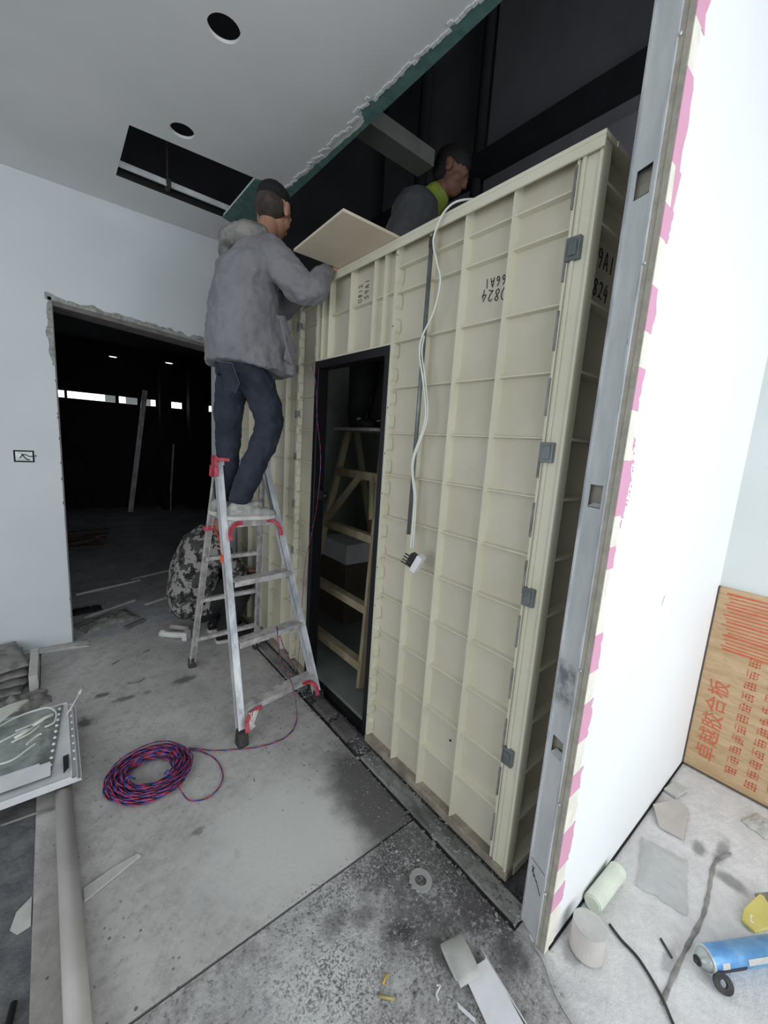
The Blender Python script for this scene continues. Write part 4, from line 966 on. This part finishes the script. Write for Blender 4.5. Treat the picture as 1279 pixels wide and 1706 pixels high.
l2 = thing('trestle_ladder', 'pale timber trestle ladder standing inside the pod, seen through its doorway', 'ladder', (1.6, 2.3, 0.07))
TLa, TLb = V((1.76, 2.62, 1.585)), V((1.76, 2.18, 1.585)); BLa, BLb = V((1.33, 2.50, 0.09)), V((1.33, 1.72, 0.09))
b = B(); b.bar(BLa, TLa, .028, .045, up=(1, 0, 0)); part(b, 'front_rail', 'wood', l2)
b = B(); b.bar(BLb, TLb, .028, .045, up=(1, 0, 0)); part(b, 'front_rail', 'wood', l2)
for a_, c_ in ((V((2.2, 2.60, .09)), V((1.82, 2.60, 1.58))), (V((2.2, 2.0, .09)), V((1.82, 2.18, 1.58)))):
    b = B(); b.bar(a_, c_, .028, .045, up=(1, 0, 0)); part(b, 'rear_rail', 'wood', l2)
b = B(); b.box(1.66, 1.94, 2.14, 2.66, 1.583, 1.603); part(b, 'platform', 'alud', l2)
for z in (.20, .50, .90, 1.28):
    a_, c_ = at(BLa, TLa, z), at(BLb, TLb, z); b = B(); b.bar(a_, c_, .05, .05 if z != 1.28 else .055); part(b, 'step', 'wood', l2)
a_, c_ = at(BLa, TLa, .90), at(BLb, TLb, 1.28)
b = B(); b.bar(a_ + V((-.02, 0, 0)), at(BLa, TLa, 1.28).lerp(c_, .62) + V((-.02, 0, 0)), .045, .02, up=(1, 0, 0)); part(b, 'diagonal_brace', 'wood', l2)
b = B(); b.bar(at(BLb, TLb, 1.02) + V((-.02, .02, 0)), c_ + V((-.02, .06, 0)), .045, .02, up=(1, 0, 0)); part(b, 'diagonal_brace', 'wood', l2)
b = B(); b.box(1.72, 1.98, 2.50, 2.93, 0.07, 0.55); cb = solo(b, 'brown_carton', 'carton', 'dark brown carton on the pod floor behind the timber ladder', 'carton', bevel=.003)
b = B(); b.box(1.74, 1.96, 2.53, 2.92, 0.551, 0.71); solo(b, 'white_box', 'paper', 'pale box on top of the brown carton inside the pod', 'box', bevel=.003)

# ---- third worker crouching in camouflage behind the ladder
m3 = B(); H3 = V((1.02, 3.04, .93)); O3 = V((-.03, .10, 0))
g3, HR3 = head_into(m3, H3, (.85, .1, -.5), None)
limb(m3, [(.88, 3.06, .76), (.94, 3.05, .83), (.98, 3.04, .87)], [.06, .055, .054])
m3.loft([((.78, 3.06, .27), (.11, 0, .03), (0, .15, 0)), ((.76, 3.06, .40), (.12, 0, .02), (0, .15, 0)), ((.79, 3.06, .56), (.12, 0, -.02), (0, .16, 0)), ((.85, 3.06, .70), (.10, 0, -.05), (0, .17, 0)), ((.89, 3.06, .78), (.05, 0, -.03), (0, .08, 0))], 20)
for s_ in (-1, 1):
    limb(m3, [(.80, 3.06 + s_ * .09, .26), (1.06, 3.02 + s_ * .13, .44), (.92, 2.96 + s_ * .10, .09)], [.085, .058, .04])
    limb(m3, [(.87, 3.06 + s_ * .17, .72), (.99, 3.06 + s_ * .22, .55), (1.06, 3.02 + s_ * .12, .50)], [.05, .04, .028]); hand_into(m3, (1.06, 3.02 + s_ * .12, .50), (.9, -s_ * .3, -.1), (0, 0, -1), .7, 1, s_)
    m3.loft([((.88, 2.96 + s_ * .10, .035), (.035, 0, 0), (0, .035, 0)), ((1.06, 2.95 + s_ * .11, .03), (.02, 0, 0), (0, .03, 0))], 10)
w3 = m3.build('person', ['skin'], None, smooth=True); organic(w3, .0065, 2)
tag(w3, 'worker in a camouflage jacket crouching on the floor behind the aluminium ladder', 'person')
b = B(); b.loft([((.765, 3.06, .22), (.165, 0, .02), (0, .21, 0)), ((.75, 3.06, .36), (.165, 0, .02), (0, .21, 0)), ((.775, 3.06, .54), (.155, 0, -.02), (0, .205, 0)), ((.84, 3.06, .70), (.13, 0, -.05), (0, .21, 0)), ((.89, 3.06, .80), (.07, 0, -.03), (0, .10, 0))], 24, power=2.3)
for s_ in (-1, 1): limb(b, [(.87, 3.06 + s_ * .16, .71), (.99, 3.06 + s_ * .22, .55), (1.05, 3.02 + s_ * .13, .50)], [.085, .068, .05])
cloth(b, 'camouflage_jacket', 'camo', w3, .008, 3, .02, .07)
b = B()
b.ell((.81, 3.06, .24), (.13, .18, .11))
for s_ in (-1, 1): limb(b, [(.80, 3.06 + s_ * .09, .24), (1.06, 3.02 + s_ * .13, .43), (.93, 2.96 + s_ * .10, .09)], [.11, .085, .065])
cloth(b, 'black_trousers', 'blackcloth', w3, .009, 3, .01, .06)
for s_ in (-1, 1):
    y = 2.96 + s_ * .10; b = B(); shoe_into(b, (.86, y, .012), (1.12, y - .01, .012), .048, .075); sh = cloth(b, 'shoe', 'blackplastic', w3, .006, 2, 0, .03)
    b = B(); sole_of(b, (.86, y, .0), (1.12, y - .01, .0), .052, .02); b.build('sole', 'sole', sh, bevel=.004)
b = B(); b.ell(g3(-.016, 0, .05), (.105, .086, .086), HR3, 24, 16); b.ell(g3(.07, 0, .04), (.06, .07, .012), HR3, 16, 8); cloth(b, 'red_cap', 'red', w3, .006, 1, .0, .01)

# ------------------------------------------------------------------ things on the near floor
def twisted(b3, pts, r, pitch=0.035, off=0.0):
    pts = [V(p) for p in pts]; s = 0; A_ = [[], [], []]; prev = None
    for i, p in enumerate(pts):
        d = (pts[min(i + 1, len(pts) - 1)] - pts[max(i - 1, 0)]).normalized(); 
        if i: s += (p - pts[i - 1]).length
        u = d.cross(V((0, 0, 1)));  u = u.normalized() if u.length > .01 else V((1, 0, 0)); v = d.cross(u)
        for k in range(3):
            t_ = off + 2 * PI * s / pitch + k * 2 * PI / 3; A_[k].append(p + (u * math.cos(t_) + v * math.sin(t_)) * r * .95)
    for k in range(3): b3[k].tube(A_[k], r, 4, caps=False)
coil = thing('wire_coil', 'coil of twisted red and blue wire lying on the grey concrete slab', 'wire coil', (.27, 1.82, 0))
b3 = [B(), B(), B()]; cx, cy = .262, 1.80; nT = 36
import itertools
for k in range(nT):
    ring = k % 8; lay = k // 8; rr = .094 + .0092 * ring + random.uniform(-.003, .003); zz = .005 + .0085 * lay + random.uniform(0, .002) + .004 * (ring % 2)
    ph = random.uniform(0, 6.28); ex = random.uniform(-.006, .006); ey = random.uniform(-.006, .006); pts = []
    for i in range(101):
        t_ = 2 * PI * i / 100; wob = .003 * math.sin(3 * t_ + ph) + .003 * math.sin(5 * t_ + ph * 2)
        x_ = (rr + wob) * 1.02 * math.cos(t_); y_ = (rr + wob) * .98 * math.sin(t_)
        pts.append((cx + ex + x_, cy + ey + y_, zz + .004 * (1 + math.sin(2 * t_ + ph))))
    twisted(b3, pts, .0019, .06, ph)
for bb, nm, mt in zip(b3, ('red_strand', 'blue_strand', 'dark_strand'), ('wred', 'wblue', 'wdark')):
    o = part(bb, nm, mt, coil, smooth=True, fix=False)
b3 = [B(), B(), B()]
tail = smoothpts([(.33, 1.72, .045), (.38, 1.76, .02), (.40, 1.86, .01), (.36, 1.93, .03), (.26, 1.925, .045), (.30, 1.90, .012), (.44, 1.86, .006), (.515, 1.75, .005), (.515, 1.62, .005), (.45, 1.55, .005), (.37, 1.57, .005), (.34, 1.66, .03), (.35, 1.78, .05), (.38, 1.86, .02), (.44, 1.87, .008), (.52, 1.80, .008), (.60, 1.755, .005), (.70, 1.705, .005), (.80, 1.685, .005), (.873, 1.700, .005), (.93, 1.745, .006), (.965, 1.80, .03), (.945, 1.825, .19), (.885, 1.83, .32), (.862, 1.83, .44), (.868, 1.86, .50), (.90, 1.93, .485), (.98, 1.99, .30), (1.09, 2.02, .10), (1.13, 2.05, .07)], 8)
twisted(b3, tail, .0017, .07)
b3 and [part(bb, nm, mt, coil, smooth=True, fix=False) for bb, nm, mt in zip(b3, ('red_tail', 'blue_tail', 'dark_tail'), ('wred', 'wblue', 'wdark'))]
b = B(); b.tube(smoothpts([(.15, 1.78, .0), (.175, 1.79, .05), (.205, 1.80, .02)]), .004, 6); b.tube(smoothpts([(.31, 1.70, .0), (.32, 1.73, .05), (.31, 1.76, .02)]), .004, 6); part(b, 'binding_tie', 'wblue', coil)['kind'] = 'stuff'
b3 = [B(), B(), B()]
twisted(b3, smoothpts([(1.150, 2.10, 1.91), (1.150, 2.055, 1.80), (1.148, 2.02, 1.608), (1.15, 1.972, 1.413), (1.148, 1.98, 1.179), (1.145, 2.032, .96), (1.14, 2.079, .804), (1.145, 2.11, .60), (1.15, 2.13, .3), (1.13, 2.12, .08), (1.12, 2.08, .045)], 8), .0012, .06)
t = thing('door_wire', 'thin twisted red wire hanging down the left side of the pod doorway', 'wire', (1.15, 2.0, .03))
for bb, nm, mt in zip(b3, ('red_strand', 'blue_strand', 'dark_strand'), ('wred', 'wblue', 'wdark')): part(bb, nm, mt, t, smooth=True, fix=False)

b = B(); b.tube([(-.015, .3, .0275), (-.035, 1.97, .0275)], .0285, 24)
b.f = b.f; solo(b, 'plastic_pipe', 'trunk', 'long dusty plastic pipe lying along the left, one end under the wrapped panels', 'pipe', smooth=True)
# wrapped panel stack
wr = thing('wrapped_panel_stack', 'flat white trays in silver film with wires and a white label, at left', 'wrapped panels', (-.25, 2.15, 0))
b = B(); b.box(-.30, -.24, 2.0, 2.3, -.014, .062); b.box(-.50, -.44, 2.0, 2.3, -.014, .062); part(b, 'support_block', 'brick', wr)
for k, (dx, z) in enumerate(((0, .062), (-.012, .075), (-.03, .088))):
    b = B(); x1_, y0_, y1_ = .028 + dx, 1.862 - .004 * k, 2.43
    b.box(-.58, x1_, y0_, y1_, z, z + .004); b.box(-.58, x1_, y0_, y0_ + .006, z + .004, z + .011); b.box(x1_ - .005, x1_, y0_, y1_, z + .004, z + .011); b.box(-.58, x1_, y1_ - .005, y1_, z + .004, z + .011)
    part(b, 'tray', 'paper', wr, bevel=.0015)
b = B(); vs = []; n1, n2 = 40, 36
for i in range(n1 + 1):
    for j in range(n2 + 1):
        u, v = i / n1, j / n2; x_ = -.58 + u * (.58 - .02 + (-.05) * (1 - v)); y_ = 1.90 + v * .52
        e = min(1, 8 * min(u, 1 - u, v, 1 - v)); vs.append((x_, y_, .098 + .016 * e + .012 * e * noise.noise(V((x_ * 9, y_ * 5, 0))) + .005 * e * noise.noise(V((x_ * 30, y_ * 12, 1)))))
b.add(vs, [(i * (n2 + 1) + j, (i + 1) * (n2 + 1) + j, (i + 1) * (n2 + 1) + j + 1, i * (n2 + 1) + j + 1) for i in range(n1) for j in range(n2)])
part(b, 'silver_film', 'film', wr, smooth=True, fix=False)
b = B()
for k in range(11): b.ell((-.035 - .004 * k * (1 if k < 6 else 1), 2.36 - k * .045, .113), (.007, .005, .006), nu=8, nv=6)
for k in range(8): b.ell((.008, 2.34 - k * .055, .104), (.005, .005, .005), nu=8, nv=6)
part(b, 'film_bubble', 'paper', wr, smooth=True)['kind'] = 'stuff'
b = B(); b.prism([(-.58, 1.885, .117), (-.070, 1.885, .117), (-.070, 1.965, .121), (-.105, 1.965, .121), (-.105, 1.975, .122), (-.58, 1.975, .124)], (0, 0, .0012)); part(b, 'white_label', 'paper', wr)
b = B(); b.prism([(-.030, 1.885, .104), (-.012, 1.91, .104), (-.010, 1.995, .106), (-.030, 1.99, .106)], (0, 0, .002)); part(b, 'black_patch', 'blackplastic', wr)
b = B()
for q in ([(-.30, 2.28, .13), (-.20, 2.36, .13), (-.09, 2.385, .126), (-.05, 2.33, .122), (-.055, 2.25, .12), (-.09, 2.23, .12)], [(-.19, 2.25, .13), (-.14, 2.27, .126), (-.10, 2.30, .124), (-.07, 2.31, .122)], [(-.20, 2.18, .125), (-.14, 2.21, .125), (-.11, 2.25, .124)],
          [(-.30, 2.06, .13), (-.2, 2.05, .126), (-.15, 2.09, .125), (-.12, 2.12, .124)], [(-.15, 2.13, .125), (-.12, 2.17, .125), (-.10, 2.18, .124)], [(-.24, 2.20, .13), (-.17, 2.24, .127), (-.13, 2.24, .125)]):
    b.tube(smoothpts(q), .0042, 7)
b.tube([(-.13, 2.255, .126), (-.09, 2.30, .124), (-.06, 2.315, .122)], .008, 8); b.tube([(-.19, 2.20, .127), (-.13, 2.245, .126)], .008, 8)
part(b, 'loose_lead', 'cable', wr, smooth=True)
b = B()
for k in range(7): b.tube(smoothpts([(-.33, 2.22 + .02 * k, .14), (-.25, 2.30 + .012 * k, .16 + .004 * k), (-.19 + .006 * k, 2.40 + .01 * k, .15), (-.19 - .004 * k, 2.47, .10)]), .0038, 6)
part(b, 'wire_bundle', 'cable', wr, smooth=True)
b = B(); b.tube(smoothpts([(-.01, 2.28, .12), (.02, 2.31, .15), (.045, 2.36, .165)]), .003, 7); b.tube([(.045, 2.36, .165), (.06, 2.40, .172)], .006, 8); part(b, 'connector_lead', 'cable', wr, smooth=True)
# sacks behind it
sk = thing('empty_sack_pile', 'pile of flattened dusty grey sacks against the left wall', 'sacks', (-.35, 3.05, 0))
for k in range(4):
    b = crumple(-.34 - .01 * k, 3.06 + .02 * k, .17, .20, .03, .12 * k - .15, seed=20 + k, z0=.034 * k - .012); part(b, 'flattened_sack', 'sack', sk, smooth=True)
b = B(); b.box(-.165, -.125, 2.80, 3.16, -.014, .10); solo(b, 'gypsum_batten', 'offcut', 'narrow grey board offcut standing on edge beside the sack pile', 'offcut', bevel=.003)
b = crumple(-.20, 2.70, .13, .09, .07, .2, seed=33, z0=-.012); solo(b, 'dusty_cloth', 'sack', 'dusty grey rag heaped behind the wrapped panels', 'rag', smooth=True)
solo(crumple(-.04, 3.31, .18, .04, .012, -.15, seed=41), 'plaster_dust_heap', 'offcut', 'thin ridge of plaster dust along the foot of the left wall', 'dust heap', smooth=True)
b = B(); b.prism([(.006, 1.372, .002), (.172, 1.433, .002), (.165, 1.448, .002), (.09, 1.442, .002), (.006, 1.42, .002)], (0, 0, .005)); solo(b, 'plastic_wedge_strip', 'offcut', 'pale tapering plastic strip poking out from under the long pipe', 'strip', bevel=.001)
b = B(); b.prism([(-.124, 1.50, -.012), (-.16, 1.47, -.012), (-.172, 1.42, -.012), (-.155, 1.395, -.012), (-.124, 1.40, -.012)], (0, 0, .004)); solo(b, 'torn_paper_scrap', 'offcut', 'round torn pale scrap against the slab edge at far left', 'scrap')
b = B(); b.tube([(-.152, 1.20, -.002), (-.175, 1.06, -.002), (-.19, .95, -.002)], .008, 8); solo(b, 'black_rod', 'blackplastic', 'short black rod on the floor in the bottom left corner', 'rod', smooth=True)
b = B(); b.tube(smoothpts([(-.22, 1.86, .0), (-.12, 1.84, .01), (-.08, 1.835, .006), (-.055, 1.84, .005)]), .004, 8); solo(b, 'grey_cable_end', 'sack', 'grey cable end running under the wrapped panels to the pipe', 'cable', smooth=True)
# PVC fittings by the doorway
t = thing('pvc_drain_fitting', 'white plastic drain bend lying beside the rear ladder foot', 'pipe fitting', (.64, 3.08, 0))
b = B(); b.tube(smoothpts([(.565, 3.14, .026), (.60, 3.10, .026), (.65, 3.06, .026), (.69, 3.03, .026)]), .023, 14); part(b, 'bend', 'pvc', t, smooth=True)
b = B(); b.tube([(.557, 3.152, .026), (.577, 3.128, .026)], .028, 14); part(b, 'socket_collar', 'pvc', t, smooth=True)
b = B(); b.bar((.685, 3.033, .03), (.71, 3.01, .03), .06, .06); part(b, 'square_flange', 'paper', t)
b = B(); b.tube([(.64, 3.24, .022), (.74, 3.13, .022)], .02, 12); solo(b, 'grey_pipe_stub', 'trunk', 'short dull pipe stub behind the white drain bend', 'pipe', smooth=True)

# right-hand floor
rl = thing('white_pipe_cap', 'thick white plastic pipe plug standing at the foot of the white wall corner', 'pipe plug', (1.21, .335, 0))
b = B(); b.tube([(1.205, .338, 0.0), (1.213, .340, .082)], .049, 32); part(b, 'body', 'trunk', rl, bevel=.002)
b = B(); b.tube([(1.213, .340, .082), (1.2135, .340, .086)], .0495, 32); part(b, 'top_face', 'offcut', rl, bevel=.001)
b = B(); b.tube([(1.33, .378, .03), (1.52, .372, .03)], .029, 22); b.tube([(1.325, .378, .03), (1.33, .378, .03)], .025, 22); solo(b, 'pale_pipe_offcut', 'pvcg', 'pale green plastic pipe offcut lying against the foot of the white wall', 'pipe', bevel=.001)
b = B(); b.prism([(1.974, .402, .012), (1.883, .35, .003), (1.90, .268, .003), (2.09, .30, .006), (2.10, .345, .012)], (0, 0, .008)); solo(b, 'grey_tile_offcut', 'trunk', 'square grey tile offcut lying by the foot of the white wall', 'tile', bevel=.001)
b = B(); b.prism([(2.124, .404, .003), (2.116, .354, .003), (2.214, .335, .003), (2.225, .39, .003)], (0, 0, .012)); solo(b, 'small_plaster_offcut', 'offcut', 'small square plaster offcut between the grey tile and the plywood', 'offcut', bevel=.001)
b = crumple(1.68, .275, .12, .075, .03, .25, seed=51, z0=0); solo(b, 'clear_film_bag', 'bag', 'thin clear plastic bag flattened on the dusty floor right of the wall', 'plastic bag', smooth=True)
b = crumple(2.27, .085, .06, .045, .02, -.3, seed=55, z0=0); solo(b, 'paper_scrap', 'offcut', 'crumpled white paper scrap in front of the plywood at the right edge', 'paper', smooth=True)
b = B(); b.tube(smoothpts([(2.0, .135, .0), (1.9, .165, .0), (1.75, .150, .0), (1.62, .140, .0), (1.45, .147, .0), (1.25, .148, .0)], 5), [.004 + .0035 * ((i * 7) % 5) / 4 for i in range(26)], 8, fx=.5)
solo(b, 'dirty_joint_strip', 'sack', 'dark flattened strip crossing the dusty floor beside the blue can', 'strip')
b = B(); b.tube(smoothpts([(1.335, .322, .004), (1.32, .28, .004), (1.31, .225, .004), (1.268, .155, .004), (1.229, .115, .004), (1.18, .06, .004)]), .0042, 8); solo(b, 'black_cable', 'rubber', 'black cable curving from the white pipe plug to the bottom edge', 'cable', smooth=True)
b = B(); b.tube(smoothpts([(1.06, .50, .004), (1.07, .42, .004), (1.02, .34, .004), (1.0, .28, .004)]), .0018, 6); solo(b, 'thin_grey_wire', 'sack', 'thin loose wire arching on the rough screed left of the stud foot', 'wire', smooth=True)
b = B(); b.bar((1.43, .205, .003), (1.40, .165, .003), .005, .005); solo(b, 'nail', 'rubber', 'dark nail lying between the black cable and the dark strip', 'nail')
# spray can
cn = thing('spray_can', 'light blue spray can lying on its side at the lower right edge', 'spray can', (1.55, .04, 0))
A0 = V((1.452, .098, .034)); A1 = V((1.675, -.033, .034)); ax = (A1 - A0).normalized()
b = B(); b.tube([A0, A0 + ax * .004, A0 + ax * .012, A1], [.031, .0325, .033, .033], 30); part(b, 'can_body', 'bluecan', cn, smooth=True)
b = B(); b.tube([A0 + ax * -.003, A0 + ax * .003], .0338, 30); part(b, 'rim', 'alu', cn)
b = B(); b.tube([A0 + ax * -.028, A0 + ax * -.018, A0 + ax * -.006, A0], [.011, .020, .028, .031], 24); part(b, 'domed_shoulder', 'film', cn, smooth=True)
b = B(); b.tube([A0 + ax * -.030, A0 + ax * -.026], .013, 16); b.tube([A0 + ax * -.038, A0 + ax * -.028], .005, 10); part(b, 'valve_cup', 'rubber', cn)
sd = V((-ax.y, ax.x, 0)) * -1
def canpatch(b, t0, t1, a0, a1, r=.0334, n=8):
    base = [ -V((ax.y, -ax.x, 0)) , V((0, 0, 1))]
    vs = [A0 + ax * t_ + (base[0] * math.cos(a) + base[1] * math.sin(a)) * r for t_ in (t0, t1) for a in [a0 + (a1 - a0) * k / n for k in range(n + 1)]]
    b.add(vs, [(k, k + 1, n + 2 + k, n + 1 + k) for k in range(n)])
b = B(); canpatch(b, .025, .05, 2.5, 3.0); part(b, 'red_print', 'trunk', cn, fix=False, smooth=True)
b = B(); canpatch(b, .115, .20, 2.5, 3.0); part(b, 'white_print', 'offcut', cn, fix=False, smooth=True)
b = B(); canpatch(b, .015, .11, 3.0, 3.5); part(b, 'dark_print', 'wdark', cn, fix=False, smooth=True)
b = B(); rc = V((1.437, .052, .0)); n_ = V((-.55, -.35, .75)).normalized(); u_ = n_.cross(V((0, 0, 1))).normalized(); v_ = u_.cross(n_)
ring = lambda r_, h: [rc + V((0, 0, .018)) + n_ * h + u_ * r_ * math.cos(2 * PI * i / 24) + v_ * r_ * math.sin(2 * PI * i / 24) for i in range(24)]
b.prism(ring(.024, 0), n_ * .012, holes=[ring(.009, 0)]); solo(b, 'black_rubber_ring', 'rubber', 'black rubber ring leaning just below the blue can', 'ring', bevel=.001)
t = thing('yellow_card_packet', 'crumpled yellow card packet just above the blue spray can', 'packet', (1.78, .035, 0))
b = B(); b.prism([(1.763, .058, .004), (1.71, .055, .004), (1.70, .02, .004), (1.80, -.03, .01), (1.87, .01, .012), (1.855, .034, .02)], (0, 0, .010)); part(b, 'packet_body', 'yellow', t, bevel=.002)
b = B(); b.prism([(1.755, .040, .0145), (1.725, .035, .0145), (1.735, .01, .0145), (1.765, .0, .0155)], (0, 0, .001)); part(b, 'printed_patch', 'paper', t)
b = B(); b.prism([(1.845, .045, .02), (1.82, .03, .018), (1.86, .0, .02), (1.90, .01, .022)], (0, 0, .006)); part(b, 'torn_flap', 'sack', t)

# folded white profile at bottom centre
t = thing('bent_white_profile', 'bent white plastic profile with a curled end on the rough screed at bottom centre', 'profile', (.87, .48, 0))
b = B(); W0 = [(.846, .518, .030), (.926, .490, .045), (.905, .40, .03), (.885, .30, .02), (.80, .30, .006), (.815, .42, .012)]
b.prism([(.838, .520, .022), (.905, .497, .040), (.895, .42, .034), (.875, .33, .026), (.87, .25, .022), (.79, .27, .006), (.806, .40, .010)], (0, 0, .003)); part(b, 'flat_web', 'paper', t, bevel=.0008)
b = B(); b.prism([(.905, .497, .042), (.935, .535, .010), (.925, .50, .004), (.915, .42, .004), (.895, .33, .003), (.885, .26, .003), (.87, .25, .024), (.895, .42, .036)], (.003, .002, 0)); part(b, 'side_flange', 'paper', t)
b = B(); n = 14
for (yo, wd_) in ((0, .05),):
    pts = []
    for i in range(n + 1):
        a = PI * 1.15 * i / n; pts.append(V((.818, .510, .0)) + V((.02 * math.sin(a) - .02 * i / n, .018 + .075 * math.sin(a), .030 - .026 * math.cos(a))) )
    dirw = V((.062, -.022, .012))
    vs = []
    for p in pts: vs += [p, p + dirw]
    b.add(vs, [(2 * i, 2 * i + 1, 2 * i + 3, 2 * i + 2) for i in range(n)])
o = part(b, 'curled_end', 'offcut', t, smooth=True, fix=False); md = o.modifiers.new('s', 'SOLIDIFY'); md.thickness = .002
def ringflat(c, r0, r1, z, sq=1.0, n=26): return [(c[0] + r0 * math.cos(2 * PI * i / n) * (1 + .12 * math.sin(3 * i)), c[1] + r0 * sq * math.sin(2 * PI * i / n), z) for i in range(n)], [(c[0] + r1 * math.cos(2 * PI * i / n), c[1] + r1 * sq * math.sin(2 * PI * i / n), z) for i in range(n)]
b = B(); o_, h_ = ringflat((.925, .785), .040, .020, .003); b.prism(o_, (0, 0, .006), holes=[h_]); solo(b, 'clear_plastic_ring', 'wetplastic', 'crushed clear plastic ring on the dark gritty floor', 'plastic ring', bevel=.001)
b = B(); b.tube([(.671, .660, .005), (.645, .648, .005)], .003, 8); solo(b, 'yellow_stub', 'ylw', 'tiny yellow plastic stub on the screed', 'stub', smooth=True)
b = B(); b.tube([(.620, .636, .005), (.652, .604, .005)], .004, 8); solo(b, 'cigarette_butt', 'tan', 'tan cigarette end below the yellow stub', 'cigarette end', smooth=True)
b = B(); b.tube(smoothpts([(.766, .556, .004), (.772, .548, .006), (.752, .543, .004), (.748, .530, .003)]), .0028, 6); solo(b, 'white_plastic_clip', 'paper', 'small hooked white plastic bit left of the bent profile', 'clip', smooth=True)
b = B(); b.prism([(.785, .498, .003), (.780, .487, .003), (.793, .440, .003), (.80, .445, .003)], (0, 0, .003)); solo(b, 'white_shard', 'paper', 'thin white shard beside the left edge of the bent profile', 'shard')
b = B(); b.prism([(1.095, .47, .002), (1.085, .455, .002), (1.088, .44, .002), (1.094, .45, .002)], (0, 0, .004))
solo(b, 'plaster_chip', 'paper', 'small white plaster chip on the screed beside the stud foot', 'chip')
b = B()
for q in ([(.28, 2.62, .002), (.33, 2.60, .003), (.37, 2.63, .002)], [(.23, 2.90, .002), (.27, 2.93, .003)], [(.40, 2.95, .003), (.45, 2.98, .003)]): b.tube(smoothpts(q), .004, 6)
solo(b, 'dried_mud_crumbs', 'stone', 'dried mud streaks on the slab between the coil and the doorway', 'mud', smooth=True)

# plywood against the rear right wall
pl = thing('plywood_sheet', 'brown plywood sheet with red printed characters, against the wall at right', 'plywood', (2.41, -.2, 0))
b = B(); b.box(2.412, 2.428, -.85, .408, 0.006, .945); part(b, 'sheet', 'ply', pl)
b = B(); b.box(2.410, 2.4125, -.85, .408, 0.004, .012); b.box(2.410, 2.429, .404, .4095, .004, .945); part(b, 'dark_edge', 'carton', pl)
b = B()
for k in range(17):
    z = .915 - k * .0165; y1_ = .375 - .008 * (k % 3) - (.0 if k < 10 else .01); b.box(2.4108, 2.4122, -.80, y1_ - .0004 * k, z, z + (.006 if k % 4 else .009))
part(b, 'red_line_print', 'plyprint', pl)['kind'] = 'stuff'
def txt(s, org, ux, uy, size, mt, par, name, ext=.0006, spacing=1.0):
    cu = bpy.data.curves.new('t', 'FONT'); cu.body = s; cu.size = size; cu.extrude = ext; cu.space_character = spacing; cu.align_x = 'LEFT'
    o = bpy.data.objects.new('t', cu); COL.objects.link(o)
    bpy.context.view_layer.update(); dg = bpy.context.evaluated_depsgraph_get(); me = bpy.data.meshes.new_from_object(o.evaluated_get(dg))
    bpy.data.objects.remove(o)
    ux = V(ux); uy = V(uy); uz = ux.cross(uy); Mx = Matrix((ux, uy, uz)).transposed().to_4x4(); Mx.translation = V(org); me.transform(Mx)
    b = B(); b.v = [tuple(v.co) for v in me.vertices]; b.f = [tuple(p.vertices) for p in me.polygons]; b.mi = [0] * len(b.f)
    return part(b, name, mt, par, fix=False)
# characters read upwards, printed sideways on the sheet
for i, ch in enumerate('卓越胶合板'):
    txt(ch, (2.4112, .30, .075 + i * .085), (0, 0, 1), (0, 1, 0), .085, 'plyprint', pl, 'printed_character')
random.seed(11)
for y0_, z0_, n_, sz_ in ((.205, .07, 11, .046), (.13, .045, 12, .046), (.02, .06, 5, .085)):
    b = B()   # rows of worn, unreadable small print
    for k in range(n_):
        zc_ = z0_ + k * sz_ * 1.18
        for q in range(4): yy = y0_ + sz_ * (.12 + .25 * q); b.box(2.4108, 2.4122, yy, yy + sz_ * .07, zc_ + random.uniform(0, .25) * sz_, zc_ + random.uniform(.6, .95) * sz_)
        for q in range(3): zz = zc_ + sz_ * (.12 + .3 * q); b.box(2.4108, 2.4122, y0_ + random.uniform(0, .3) * sz_, y0_ + random.uniform(.6, 1) * sz_, zz, zz + sz_ * .07)
    part(b, 'worn_print_row', 'plyprint', pl)['kind'] = 'stuff'
for o in list(bpy.data.objects):
    if 'base' in o: del o['base']
